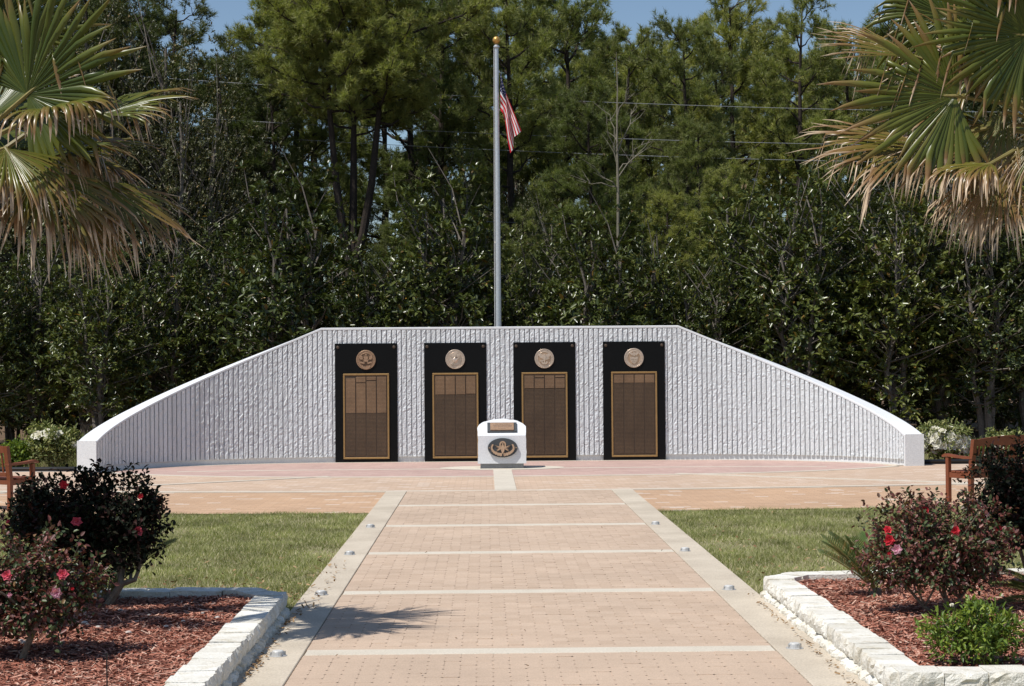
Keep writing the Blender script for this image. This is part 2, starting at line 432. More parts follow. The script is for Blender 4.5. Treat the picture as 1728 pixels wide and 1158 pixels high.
# palm blade: green, drying to straw towards the tips
m, nt_, b_ = new_mat('fan_palm_blade')
at_ = N(nt_, 'ShaderNodeAttribute', attribute_name='dry')
ri_ = N(nt_, 'ShaderNodeNewGeometry').outputs['Random Per Island']
ad_ = N(nt_, 'ShaderNodeMath', operation='ADD'); nt_.links.new(at_.outputs['Fac'], ad_.inputs[0])
ns_ = N(nt_, 'ShaderNodeMath', operation='MULTIPLY'); nt_.links.new(ri_, ns_.inputs[0]); ns_.inputs[1].default_value = 0.22
nt_.links.new(ns_.outputs[0], ad_.inputs[1])
c_ = ramp(nt_, ad_.outputs[0], [(0.05, (0.052, 0.076, 0.009)), (0.34, (0.12, 0.13, 0.018)), (0.52, (0.18, 0.125, 0.032)), (0.74, (0.25, 0.14, 0.06)), (1.0, (0.62, 0.48, 0.33))])
nt_.links.new(c_, b_.inputs['Base Color']); b_.inputs['Roughness'].default_value = 0.30; b_.inputs['Specular IOR Level'].default_value = 0.4
tr_ = N(nt_, 'ShaderNodeBsdfTranslucent'); nt_.links.new(c_, tr_.inputs['Color'])
mx_ = N(nt_, 'ShaderNodeMixShader'); mx_.inputs[0].default_value = 0.12
nt_.links.new(b_.outputs[0], mx_.inputs[1]); nt_.links.new(tr_.outputs[0], mx_.inputs[2]); nt_.links.new(mx_.outputs[0], nt_.nodes['Material Output'].inputs['Surface'])
M['palm'] = m
M['petiole'] = flat_mat('petiole', (0.22, 0.18, 0.06), 0.5, 0, 0.4, 40, 0.2)
M['palm_trunk'] = rough_mat('palm_trunk', (0.10, 0.075, 0.055), (0.24, 0.19, 0.15), 0.95, 8, 40, 0.8, 0.02)

# ------------------------------------------------------------------ ground, lawn, plaza
AX = 0.29                                  # axis of the memorial
WL, WR = -1.182, 1.861                     # brick edges of the walk
BL, BR = -1.50, 2.19                       # outer edges of its concrete borders


def sheet(name, poly, z, mat, parent=None, kind=None):
    o = part(name, [(x, y, z) for x, y in poly], [tuple(range(len(poly)))], mat, parent, kind)
    return o


# the ground: one sheet to the horizon, a little uneven under the trees
gx = np.concatenate([[-900, -300, -120], np.linspace(-60, 60, 41), [120, 300, 900]])
gy = np.concatenate([[-300, -60], np.linspace(-10, 110, 41), [200, 500, 1200]])
X_, Y_ = np.meshgrid(gx, gy)
Z_ = np.full_like(X_, -0.06)
far = (Y_ > 37) & (abs(X_) < 100)
Z_ = Z_ + far * np.clip((Y_ - 37) / 20, 0, 1) * 0.25 * np.sin(X_ * 0.35 + Y_ * 0.2)
nx = len(gx); ny = len(gy)
F_ = np.array([(j * nx + i, j * nx + i + 1, (j + 1) * nx + i + 1, (j + 1) * nx + i) for j in range(ny - 1) for i in range(nx - 1)])
ground = part('ground', np.stack([X_, Y_, Z_], -1).reshape(-1, 3), F_, M['soil'])
tag(ground, 'brown pine litter ground under the trees', kind='structure')


def edge_front(x): return 22.45 + 0.009 * (x - AX) ** 2     # lawn / plaza line
def arc3(x): return 26.25 + 0.0125 * (x - AX) ** 2          # long pale band at the end of the walk
def red_front(x): return 29.75 + 0.011 * (x - AX) ** 2 + 0.00055 * (x - AX) ** 4


xs_ = np.linspace(-16, 16.5, 60)
lawn = empty('lawn', (0, 0, 0)); tag(lawn, 'short green lawn beside the walk', kind='structure')
# turf sheets left and right of the walk
for x0, x1 in ((-16.0, BL), (BR, 16.5)):
    xx = np.linspace(x0, x1, 30)
    sheet('turf', [(x0, -6), (x1, -6)] + [(x, edge_front(x) + 0.04) for x in xx[::-1]], -0.022, M['turf'], lawn)
plaza = empty('plaza', (0, 0, 0)); tag(plaza, 'brick paved plaza in front of the memorial wall', kind='structure')
pf = [(x, edge_front(x)) for x in xs_] + [(16.5, 32.35), (8.2, 32.35), (7.6, 35.2), (-7.0, 35.2), (-7.6, 32.35), (-16, 32.35)]
sheet('orange_brick_field', pf, -0.008, M['tan_brick'], plaza)
xm = np.linspace(-13, 13.5, 50)
sheet('beige_brick_field', [(x, arc3(x)) for x in xm] + [(13.5, 32.3), (8.2, 32.3), (7.4, 34.9), (-6.8, 34.9), (-7.6, 32.3), (-13, 32.3)], -0.004, M['beige_brick'], plaza)

# ------------------------------------------------------------------ memorial wall plan
P = 0.0972                                 # rib pitch
HALF = 3.24                                # straight half length
NR = 54
S_END = HALF + NR * P
_kn = np.array([0, 13, 26, 40, 47, 54]) * P + HALF
_ka = np.array([0, 14, 30, 47.5, 61, 79.0])
_ss = np.linspace(0, S_END + 0.05, 3000); _ds = _ss[1] - _ss[0]
_aa = np.radians(np.interp(_ss, np.concatenate([[0], _kn]), np.concatenate([[0], _ka])))
_kk = np.ones(61) / 61
_aa = np.where((_ss > 0.3) & (_ss < S_END - 0.3), np.convolve(_aa, _kk, 'same'), _aa)
_px = np.concatenate([[0], np.cumsum(np.cos(_aa[:-1]) * _ds)])
_py = np.concatenate([[0], np.cumsum(-np.sin(_aa[:-1]) * _ds)])
Y0 = 34.5


def plan(s):
    """point on the rib front line, tangent (to the right), front normal"""
    sg = 1.0 if s >= 0 else -1.0
    q = min(abs(s), S_END)
    x = np.interp(q, _ss, _px); y = np.interp(q, _ss, _py); a = np.interp(q, _ss, _aa)
    return np.array([AX + sg * x, Y0 + y, 0.0]), np.array([math.cos(a), -sg * math.sin(a), 0]), np.array([-sg * math.sin(a), -math.cos(a), 0])


S_TOP = HALF + 2.9 * P


def ztop(s):
    q = abs(s)
    if q <= S_TOP: return 2.655
    return 2.655 - (2.655 - 0.575) * (q - S_TOP) / (S_END - S_TOP)


RD = 0.042       # how far the ribs stand proud
wall = empty('memorial_wall', (AX, Y0, 0), 'long curved white ribbed memorial wall whose ends slope down to low square stubs', 'wall')
ssamp = np.unique(np.concatenate([np.linspace(-S_END, S_END, 181), [-S_TOP, S_TOP]]))
V = []; prof_n = 8
for s in ssamp:
    p, t, n = plan(s); zt = ztop(s)
    prof = [(-RD, -0.05), (-RD, zt - 0.052), (0.004, zt - 0.042), (0.004, zt - 0.008), (-0.004, zt), (-0.352, zt), (-0.36, zt - 0.008), (-0.36, -0.05)]
    for d, z in prof: V.append(p + n * d + np.array([0, 0, z]))
F = []
ns = len(ssamp)
for i in range(ns - 1):
    for j in range(prof_n - 1):
        F.append((i * prof_n + j, (i + 1) * prof_n + j, (i + 1) * prof_n + j + 1, i * prof_n + j + 1))
F += [tuple(range(prof_n)), tuple((ns - 1) * prof_n + j for j in range(prof_n))[::-1]]
part('core', V, F, M['wall'], wall)
# solid smooth ends, the same depth as the ribs
for sg in (-1, 1):
    p, t, n = plan(sg * S_END); t = t * sg; zt = 0.575
    g = G(); q0 = p + t * 0.001; q1 = p + t * 0.055
    pr = [(0.006, -0.05), (0.006, zt - 0.010), (-0.004, zt + 0.001), (-0.356, zt + 0.001), (-0.364, zt - 0.007), (-0.364, -0.05)]
    V = [q + n * d + np.array([0, 0, z]) for q in (q0, q1) for d, z in pr]
    k = len(pr)
    g.add(V, [(j, (j + 1) % k, (j + 1) % k + k, j + k) for j in range(k)] + [tuple(range(k))[::-1], tuple(range(k, 2 * k))])
    g.part('end_cap', M['wall'], wall)

PANX = [-2.353, -0.596, 1.162, 2.931]
PW, PZ = 1.228, 2.343
# ribs, each a split-face bar of its own
rw = 0.0775
nrib = int(2 * S_END / P)
for i in range(-87, 87):
    s = (i + 0.5) * P
    if abs(s) + rw / 2 > S_END: continue
    p, t, n = plan(s)
    behind = any(abs(p[0] - c) < PW / 2 - 0.03 for c in PANX) and abs(s) < HALF + 0.2
    z0 = PZ - 0.05 if behind else 0.108
    offs = np.array([-0.5, -0.38, 0.0, 0.38, 0.5]) * rw
    prom = np.array([0.0, 1.0, 1.0, 1.0, 0.0])
    zt = [ztop(s + o) - 0.05 for o in offs]
    rows = max(3, int((min(zt) - z0) / 0.032))
    h = np.linspace(0, 1, rows + 1)
    nd = rng.normal(0, 0.0046, (rows + 1, 5)); nd = np.clip(nd, -0.010, 0.008)
    # chunky flakes: share values between rows now and then
    for r in range(1, rows + 1):
        if rng.random() < 0.35: nd[r] = nd[r - 1] * 0.8 + nd[r] * 0.2
    V = []
    for r in range(rows + 1):
        for c in range(5):
            z = z0 + (zt[c] - z0) * h[r] + (0 if r in (0, rows) else rng.normal(0, 0.006))
            d = (nd[r, c] + 0.001) if prom[c] else -0.003 + nd[r, c] * 0.5
            V.append(p + t * (offs[c] + (0 if c in (0, 4) else rng.normal(0, 0.002))) + n * d + np.array([0, 0, z]))
    nb = len(V)
    for r in range(rows + 1):
        for c in (0, 4): V.append(p + t * offs[c] + n * (-RD - 0.004) + np.array([0, 0, V[r * 5 + c][2]]))
    F = [(r * 5 + c, r * 5 + c + 1, (r + 1) * 5 + c + 1, (r + 1) * 5 + c) for r in range(rows) for c in range(4)]
    F += [(nb + r * 2, r * 5, (r + 1) * 5, nb + r * 2 + 2) for r in range(rows)]
    F += [(r * 5 + 4, nb + r * 2 + 1, nb + r * 2 + 3, (r + 1) * 5 + 4) for r in range(rows)]
    F += [(0, nb, nb + 1, 4, 3, 2, 1), (rows * 5, rows * 5 + 1, rows * 5 + 2, rows * 5 + 3, rows * 5 + 4, nb + rows * 2 + 1, nb + rows * 2)]
    part('rib', V, F, M['rib'], wall)

# ------------------------------------------------------------------ plaza bands
def band(pts, wd, z, name='concrete_band', mat='band', along_y=True):
    pts = np.asarray(pts, float)
    T = norm(np.gradient(pts, axis=0)); Nn = np.stack([-T[:, 1], T[:, 0]], 1)
    a = pts - Nn * wd / 2; b = pts + Nn * wd / 2; n = len(pts)
    V = [(x, y, z) for x, y in a] + [(x, y, z) for x, y in b] + [(x, y, -0.03) for x, y in a] + [(x, y, -0.03) for x, y in b]
    F = [(i, i + 1, n + i + 1, n + i) for i in range(n - 1)]
    F += [(2 * n + i, 2 * n + i + 1, i + 1, i) for i in range(n - 1)] + [(n + i, n + i + 1, 3 * n + i + 1, 3 * n + i) for i in range(n - 1)]
    return part(name, V, F, M[mat], plaza)


# rose brick lens between the wall and its front band
xr = np.linspace(-6.55, 7.13, 60)
back = []
for s in np.linspace(S_END * 0.93, -S_END * 0.93, 60):
    p, t, n = plan(s); q = p + n * 0.13; back.append((q[0], q[1]))
front = [(x, max(red_front(x), 0)) for x in np.linspace(back[-1][0], back[0][0], 60)]
sheet('rose_brick_field', front + back, 0.000, M['red_brick'], plaza)
band([(x, red_front(x)) for x in np.linspace(-6.9, 7.45, 70)], 0.17, 0.003)
band([plan(s)[0][:2] + plan(s)[2][:2] * 0.07 for s in np.linspace(-S_END * 0.995, S_END * 0.995, 90)], 0.14, 0.004)
# thin middle line of the rose field
band([(x, 32.0 + 0.004 * (x - AX) ** 2 - 0.0003 * (x - AX) ** 4) for x in np.linspace(-5.6, 6.2, 50)], 0.15, 0.0035)
# crossing bands
for sg in (-1, 1):
    cx = np.array([3.0, 3.9, 5.4, 6.9, 8.4]); cy = np.array([30.1, 29.4, 28.35, 27.3, 26.3])
    band([(AX + sg * x, y) for x, y in zip(cx, cy)], 0.16, 0.005)
band([(x, arc3(x)) for x in xm], 0.17, 0.007)
# round pad under the pedestal and the short strip before it
tt = np.linspace(0, 2 * math.pi, 49)[:-1]
sheet('round_pad', [(AX + 1.15 * math.cos(a), 32.2 + 0.68 * math.sin(a)) for a in tt], 0.0055, M['band'], plaza)
sheet('centre_strip', [(AX - 0.165, 26.33), (AX + 0.165, 26.33), (AX + 0.165, 31.6), (AX - 0.165, 31.6)], 0.0095, M['band'], plaza)

# ------------------------------------------------------------------ walkway
walk = empty('walkway', (0, 0, 0)); tag(walk, 'straight paved walk leading to the memorial', kind='structure')
g = G(); g.box(BL + 0.02, BR - 0.02, -4, 26.2, -0.1, -0.012); g.part('joint_bed', M['groove'], walk)
strips = [8.35 - 3.02 * 4, 8.35 - 3.02 * 3, 8.35 - 3.02 * 2, 8.35 - 3.02, 8.35, 11.37, 14.38, 17.42, 20.43, 23.43]
for y in strips:
    g = G(); tl = 0.012
    g.bevbox(WL + 0.004, WR - 0.004, y - 0.10, y + 0.10, -0.06, 0.013, 0.004); o = g.part('concrete_band', M['band'], walk)
for x0, x1 in ((BL, WL - 0.008), (WR + 0.008, BR)):
    ys = [-4] + [y for y in strips if y > -2] + [26.16]
    for a, b in zip(ys[:-1], ys[1:]):
        g = G(); g.bevbox(x0, x1, a + 0.003, b - 0.003, -0.09, 0.012, 0.005); g.part('concrete_border', M['concrete'], walk)
# pavers: bars with cut corners, each a piece; the 300 nearest ones as objects
pw, pd = (WR - WL) / 30, 0.142


def paver_geo(w, d):
    c = 0.0125; jt = -0.0002; e = 0.0004
    a, b = w / 2 - jt, d / 2 - jt
    o8 = np.array([(-a + c, -b), (a - c, -b), (a, -b + c), (a, b - c), (a - c, b), (-a + c, b), (-a, b - c), (-a, -b + c)])
    i8 = o8 * np.array([(a - e) / a, (b - e) / b])
    V = np.concatenate([np.c_[o8, np.full(8, -0.03)], np.c_[o8, np.full(8, -e)], np.c_[i8, np.zeros(8)]])
    F = []
    for k in range(8):
        l = (k + 1) % 8
        F += [(k, l, 8 + l, 8 + k), (8 + k, 8 + l, 16 + l, 16 + k)]
    F.append(tuple(range(16, 24)))
    return V, F


cells = []
allp = []
bays = [(-4, strips[1] - .1)] if False else []
edges = strips + [26.24]
for a, b in zip(edges[:-1], edges[1:]):
    y0, y1 = a + 0.10, b - 0.10 if b != 26.24 else b - 0.085
    nrow = int(round((y1 - y0) / pd)); d = (y1 - y0) / nrow
    for r in range(nrow):
        for c in range(30): allp.append((WL + (c + .5) * pw, y0 + (r + .5) * d, d))
allp = np.array(allp)
vis = allp[(allp[:, 1] > 10.0)]
order = np.argsort(vis[:, 1])[:300]
ids = set(map(tuple, np.round(vis[order], 5)))
dd = allp[0, 2]
PV, PF = paver_geo(pw, 0.1415)
pmesh = mk_mesh('paver', PV, PF, M['paver'])
restV = []; restF = []; n0 = 0
for x, y, d in allp:
    z = 0.010 + rng.normal(0, 0.0008)
    if tuple(np.round((x, y, d), 5)) in ids:
        o = link('paver', pmesh, walk, (x, y, z)); o.rotation_euler = (rng.normal(0, .004), rng.normal(0, .004), 0)
        continue
    if y > 20:        # far rows: top faces alone carry them
        v = PV.copy()
    else: v = PV.copy()
    v = v + np.array([x, y, z]); v[:, 2] += (PV[:, 0] * rng.normal(0, .004) + PV[:, 1] * rng.normal(0, .004))
    restV.append(v); restF.extend([[i + n0 for i in f] for f in PF]); n0 += len(v)
part('paver_field', np.concatenate(restV), restF, M['paver'], walk, 'stuff')

# ------------------------------------------------------------------ memorial panels
SEALS = ['army', 'marine', 'navy', 'air']
LAB = ['black granite panel whose light bronze name plates fill the upper half of its tablet',
       'black granite panel bearing a round seal with globe and anchor over its bronze tablet',
       'black granite panel bearing a round seal with eagle and anchor, partly behind the pedestal',
       'black granite panel with a pale eagle and shield seal over thin light name plates']


def arcpts(cx, cz, r, a0, a1, n=14): return [(cx + r * math.cos(a), cz + r * math.sin(a)) for a in np.linspace(R(a0), R(a1), n)]


def seal_relief(g, kind, c, y, r):
    """raised figures of a service seal; polygons in x,z about c"""
    k_ = [1.0]
    def pz(poly, th=0.010): g.prism([(c[0] + a * r * k_[0], c[1] + b * r * k_[0]) for a, b in poly], y - th * 1.3, y + 0.002)
    for k in range(30):                       # ring of lettering
        a = 2 * math.pi * k / 30
        if k in (7, 8, 22, 23): continue
        ca, sa = math.cos(a), math.sin(a)
        q = [(0.79, -0.035), (0.90, -0.035), (0.90, 0.035), (0.79, 0.035)]
        pz([(u * ca - v * sa, u * sa + v * ca) for u, v in q], 0.006)
    k_[0] = 1.16
    if kind == 'army':
        pz([(-.16, .02), (-.20, .26), (-.07, .34), (.07, .34), (.20, .26), (.16, .02), (.22, -.16), (-.22, -.16)], .018)
        pz([(-.10, .38), (.10, .38), (.07, .52), (-.07, .52)], .016)
        for s in (-1, 1):
            pz([(s * .18, -.02), (s * .52, .46), (s * .56, .42), (s * .24, -.06)], .012)
            pz([(s * .26, .06), (s * .30, .30), (s * .50, .46), (s * .58, .20), (s * .46, .0)], .014)
            pz([(s * .1, -.2), (s * .5, -.14), (s * .54, -.28), (s * .14, -.36)], .014)
        pz(arcpts(0, -.40, .44, 200, 340) + arcpts(0, -.34, .32, 340, 200), .012)
    elif kind == 'marine':
        pz(arcpts(0, 0, .56, 0, 352, 28), .004)
        g.lathe([(r * .30 * math.cos(q), .004 + .030 * math.sin(q)) for q in np.linspace(0, 1.5, 7)], 18, (c[0], y, c[1] - r * .06), 'y')
        for s in (-1, 1):
            pz([(0, .28), (s * .16, .42), (s * .40, .46), (s * .46, .34), (s * .30, .20), (s * .10, .20)], .020)
        pz([(-.07, .18), (.07, .18), (.08, .44), (-.02, .50), (-.12, .42)], .028)
        pz([(-.40, -.40), (-.33, -.46), (.42, .16), (.37, .23)], .026)
        pz([(-.50, -.22), (-.42, -.20), (-.34, -.36), (-.20, -.42), (-.20, -.50), (-.38, -.46)], .024)
    elif kind == 'navy':
        for s in (-1, 1):
            pz([(0, .16), (s * .12, .34), (s * .40, .48), (s * .52, .30), (s * .40, .10), (s * .16, -.02)], .016)
        pz([(-.10, -.05), (.10, -.05), (.12, .28), (.02, .42), (-.14, .36)], .024)
        pz([(-.46, -.20), (-.40, -.28), (.44, -.02), (.42, .06)], .018)
        pz(arcpts(.0, -.22, .30, 190, 350) + arcpts(.0, -.20, .18, 350, 190), .018)
        pz([(-.04, -.46), (.04, -.46), (.05, 0), (-.05, 0)], .022)
    else:
        for s in (-1, 1):
            pz([(0, .26), (s * .14, .44), (s * .34, .52), (s * .40, .40), (s * .20, .22)], .016)
        pz([(-.08, .16), (.08, .16), (.10, .44), (0, .56), (-.10, .46)], .022)
        pz([(-.34, .10), (.34, .10), (.34, -.16), (.22, -.40), (0, -.52), (-.22, -.40), (-.34, -.16)], .012)
        pz([(-.28, -.02), (.28, -.02), (.28, -.10), (-.28, -.10)], .020)
        for k in (-1, 0, 1): pz([(k * .16 - .05, -.16), (k * .16 + .05, -.16), (k * .16 + .04, -.30), (k * .16 - .04, -.30)], .02)


FRONT = Y0 - 0.022                         # front plane of the slabs
for ip, cx in enumerate(PANX):
    e = empty('memorial_panel', (cx, FRONT, 0), LAB[ip], 'memorial panel', 'name panels on the memorial wall')
    x0, x1 = cx - PW / 2, cx + PW / 2
    g = G(); g.bevbox(x0, x1, FRONT, FRONT + 0.06, 0.004, PZ, 0.006); g.part('slab', M['granite'], e)
    for bx in (x0 + 0.06, x1 - 0.06):
        g = G(); g.lathe([(0.030, -0.002), (0.030, 0.006), (0.022, 0.012), (0.010, 0.014)], 14, (bx, FRONT, PZ - 0.075), 'y'); g.part('bolt', M['bronze_dark'], e)
    # seal
    cz, r = 2.018, 0.192
    g = G(); g.lathe([(r, -0.003), (r, 0.016), (r * .97, 0.022), (r * .92, 0.022), (r * .90, 0.016), (r * .72, 0.016), (r * .70, 0.021), (r * .67, 0.021), (r * .65, 0.012), (0.002, 0.012)], 40, (cx, FRONT, cz), 'y')
    smat = M['bronze'] if ip == 0 else M['bronze_pale']
    seal = g.part('seal', smat, e)
    g = G(); g.lathe([(r * .64, 0.0118), (r * .64, 0.0135), (0.002, 0.0135)], 32, (cx, FRONT, cz), 'y'); g.part('seal_field', M['names_dark_field'] if ip == 0 else M['bronze_light'], seal)
    g = G(); seal_relief(g, SEALS[ip], (cx, cz), FRONT - 0.0145, r); g.part('seal_relief', smat, seal, 'stuff')
    # tablet
    tx0, tx1, tz0, tz1 = cx - 0.452, cx + 0.452, 0.068, 1.748
    yb = FRONT - 0.012
    g = G(); g.box(tx0 + .01, tx1 - .01, yb, FRONT + 0.001, tz0 + .01, tz1 - .01); tab = g.part('bronze_tablet', M['bronze_dark'], e)
    fw = 0.034; yf = FRONT - 0.026
    g = G()
    for a0, a1, b0, b1 in ((tx0, tx1, tz1 - fw, tz1), (tx0, tx1, tz0, tz0 + fw), (tx0, tx0 + fw, tz0 + fw, tz1 - fw), (tx1 - fw, tx1, tz0 + fw, tz1 - fw)):
        g.bevbox(a0, a1, yf, FRONT + 0.0005, b0, b1, 0.006)
    g.part('tablet_frame', M['bronze_frame'], tab)
    inx0, inx1 = tx0 + fw + 0.012, tx1 - fw - 0.012
    cw = (inx1 - inx0) / 4
    ztop_in = tz1 - fw - 0.028
    H_in = ztop_in - (tz0 + fw + 0.025)
    frac = [0.455, 0.232, 0.162, 0.10][ip]
    for c in range(4):
        a0, a1 = inx0 + c * cw + 0.010, inx0 + (c + 1) * cw - 0.010
        zl = ztop_in - H_in * frac - (0.012 if (c == 3 and ip == 1) else 0) * -1
        g = G(); g.bevbox(a0, a1, yb - 0.006, yb + 0.001, tz0 + fw + 0.025, zl - 0.006, 0.002); g.part('name_column', M['names'], tab)
        split = {0: {1: 0.07, 2: 0.045}, 1: {}, 2: {1: 0.025, 3: 0.025}, 3: {}}[ip].get(c)
        segs = [(zl, ztop_in)] if not split else [(zl, ztop_in - H_in * split - 0.02), (ztop_in - H_in * split, ztop_in)]
        if ip == 0 and c == 0: segs = [(zl, ztop_in - 0.03)]
        for b0, b1 in segs:
            g = G(); g.bevbox(a0, a1, yb - 0.011, yb + 0.001, b0, b1, 0.002); g.part('name_plate', M['names_light'], tab)

# ------------------------------------------------------------------ pedestal
PY = 31.93
ped = empty('pedestal', (AX, PY + 0.3, 0), 'low white stone pedestal with sloping top, plaque and oval bronze badge', 'pedestal')
g = G(); g.bevbox(AX - 0.395, AX + 0.395, PY + 0.035, PY + 0.60, 0.006, 0.10, 0.006); g.part('plinth', M['plinth'], ped)
# body: outline from the front, rough along the sides and over the arched top
hw = 0.444
outl = [(-hw, 0.095), (hw, 0.095)]
side_r = [(hw + rnd(-.012, .006), z) for z in np.linspace(0.16, 0.74, 9)]
top = [(hw * math.cos(a) * 1.0, 0.745 + 0.145 * math.sin(a) + rnd(-.006, .006)) for a in np.linspace(0.12, math.pi - 0.12, 17)]
side_l = [(-hw + rnd(-.006, .012), z) for z in np.linspace(0.74, 0.16, 9)]
outl = outl + side_r + top + side_l
ZS, DS = 0.605, 0.36                       # the slope starts at ZS and runs DS deep


def slope_y(z): return PY + max(0.0, (z - ZS) / 0.285 * DS)


n = len(outl)
V = [(AX + x, slope_y(z), z) for x, z in outl] + [(AX + x * .985, PY + 0.66, z) for x, z in outl]
# front split where the slope starts
iR = min(range(2, n), key=lambda i: abs(outl[i][1] - ZS) + (0 if outl[i][0] > 0 else 9))
iL = min(range(2, n), key=lambda i: abs(outl[i][1] - ZS) + (0 if outl[i][0] < 0 else 9))
for k in (iR, iL):
    V[k] = (V[k][0], PY, ZS); V[k + n] = (V[k + n][0], V[k + n][1], ZS)
lower = list(range(0, iR + 1)) + list(range(iL, n)); upper = list(range(iR, iL + 1))
F = [tuple(lower), tuple(upper), tuple(range(2 * n - 1, n - 1, -1))] + [(i, i + n, (i + 1) % n + n, (i + 1) % n) for i in range(n)]
body = part('body', V, F, M['wall'], ped)
# oval badge
oc = (AX + 0.012, 0.385)
g = G(); g.prism([(oc[0] + 0.272 * math.cos(a), oc[1] + 0.176 * math.sin(a)) for a in np.linspace(0, 2 * math.pi, 40)[:-1]], PY - 0.045, PY + 0.004)
ov = g.part('oval_badge', M['slate'], ped)
g = G(); yb = PY - 0.045


def bz(name, poly, th): G().prism([(oc[0] + a, oc[1] + b) for a, b in poly], yb - th, yb + 0.003).part(name, M['bronze_light'], ov)


for sgn in (-1, 1):                         # wreath half, then two lightning bolts
    outer = []; inner = []
    for k, a in enumerate(np.linspace(266, 150, 19)):
        ca, sa = math.cos(R(a)), math.sin(R(a)); wv = (0.034 if k % 2 else 0.022) * (1 - 0.55 * k / 18)
        outer.append((sgn * -(0.200 + wv) * -ca, (0.125 + wv) * sa)); inner.append((sgn * -(0.200 - wv) * -ca, (0.125 - wv) * sa))
    bz('wreath', outer + inner[::-1], 0.016)
    bz('lightning_bolt', [(sgn * .02, .010), (sgn * .155, .052), (sgn * .085, .020), (sgn * .135, .022), (sgn * .02, -.015)], 0.02)
    bz('lightning_bolt', [(sgn * .02, -.015), (sgn * .130, -.078), (sgn * .080, -.030), (sgn * .115, -.030), (sgn * .02, .012)], 0.018)
    bz('screw', [(sgn * .245 + 0.010 * math.cos(a), 0.010 * math.sin(a)) for a in np.linspace(0, 6.28, 9)[:-1]], 0.012)
sh = arcpts(0, .062, .060, 0, 180, 12)
bz('shield', [(.060, .0)] + sh + [(-.060, .0), (-.034, .0)] + arcpts(0, .062, .034, 180, 0, 10) + [(.034, .0)], 0.024)
bz('bomb', [(0, -.115), (.028, -.055), (.036, -.005), (.026, .035), (.012, .055), (.016, .085), (-.016, .085), (-.012, .055), (-.026, .035), (-.036, -.005), (-.028, -.055)], 0.036)

# plaque on the slope (local frame: right = x, up along the slope)
su = norm([0, DS, 0.285]); snn = norm([0, -0.285, DS])
c0 = np.array([AX + 0.005, slope_y(0.735), 0.735])


def slope_box(w, l, t0, t1, cu=0.0):
    V = [c0 + np.array([1, 0, 0]) * sx * w / 2 + su * (cu + sy * l / 2) + snn * t for t in (t0, t1) for sy in (-1, 1) for sx in (-1, 1)]
    return V, [(0, 2, 3, 1), (4, 5, 7, 6), (0, 1, 5, 4), (2, 6, 7, 3), (0, 4, 6, 2), (1, 3, 7, 5)]


sp = part('slate_plate', *slope_box(0.54, 0.255, -0.003, 0.03), M['slate'], ped)
bp = part('bronze_plaque', *slope_box(0.43, 0.205, 0.028, 0.05), M['bronze'], sp)
bp['label'] = 'small bronze plaque with four lines of raised lettering'
g = G()
for li, (cu, wd) in enumerate(((0.058, 0.24), (0.022, 0.34), (-0.014, 0.30), (-0.06, 0.12))):
    x = -wd / 2
    while x < wd / 2:
        ww = rnd(0.010, 0.022)
        V, F = slope_box(ww, 0.018, 0.049, 0.055, cu); g.add(np.array(V) + np.array([x + ww / 2, 0, 0]), F)
        x += ww + (0.005 if random.random() < .8 else 0.016)
part('raised_lettering', g.verts(), g.F, M['bronze_light'], bp, 'stuff')

# ------------------------------------------------------------------ flagpole and flag
FX, FY = AX, 38.0
fp = empty('flagpole', (FX, FY, -0.05), 'tall grey metal flagpole with a gold ball behind the white wall', 'flagpole')
ztip = at(835, 82, FY)[2]
g = G(); g.lathe([(0.16, 0.0), (0.16, 0.10), (0.075, 0.16)], 20, (FX, FY, -0.06)); g.part('base_collar', M['steel'], fp)
g = G(); g.tube([(FX, FY, 0.05), (FX, FY, 2.2), (FX, FY, 5.0), (FX, FY, ztip)], [0.070, 0.066, 0.056, 0.042], 20); g.part('pole', M['steel'], fp, smooth=False)
g = G(); g.lathe([(0.045, 0), (0.065, 0.02), (0.065, 0.05), (0.03, 0.085), (0.015, 0.10), (0.015, 0.17)], 16, (FX, FY, ztip)); g.part('truck', M['steel'], fp)
zb = at(834.5, 68, FY)[2]
g = G(); g.lathe([(0.085 * math.sin(a) + .0005, -0.085 * math.cos(a)) for a in np.linspace(0, math.pi, 14)], 20, (FX, FY, zb)); g.part('ball', M['gold'], fp, smooth=True)
g = G()
g.tube([(FX - 0.085, FY - 0.01, 1.2), (FX - 0.075, FY - 0.01, 5), (FX - 0.055, FY - 0.01, ztip + .01)], 0.006, 4); g.part('halyard', M['white_cloth'], fp)
# flag: limp, hoist along the pole; control net rows = down the hoist, columns = along the fly
hz = lambda y: at(841, y, FY)[2]
net = {}
px_u = [0.0, 0.18, 0.40, 0.62, 0.82, 1.0]
rowsv = [0.0, 0.27, 0.54, 0.78, 1.0]
pts_px = [
    [(841, 121), (844, 137), (849, 158), (857, 180), (865, 201), (873, 221)],
    [(841, 137), (844, 150), (849, 166), (855, 187), (862, 210), (867, 228)],
    [(841, 154), (844, 162), (850, 172), (853, 194), (857, 215), (860, 232)],
    [(841, 170), (845, 175), (849, 184), (852, 203), (855, 226), (861, 250)],
    [(841, 186), (845, 192), (848, 203), (850, 220), (852, 238), (856, 258)]]
dep = [[0.0, -.05, -.12, -.10, -.05, .02], [0, .06, .10, .05, -.06, -.10], [0, -.09, -.10, .06, .12, .06], [0, .06, .02, -.12, -.10, .02], [0, -.04, .06, .02, .10, .08]]
netP = np.array([[at(841 + (px - 841) * 1.12, py, FY) + np.array([0, d, 0]) for (px, py), d in zip(r, dr)] for r, dr in zip(pts_px, dep)])
nu, nv = 52, 26


def interp_net(u, v):
    out = []
    for k in range(3):
        col = [np.interp(u, px_u, netP[i, :, k]) for i in range(5)]
        out.append(np.interp(v, rowsv, col))
    return np.array(out)


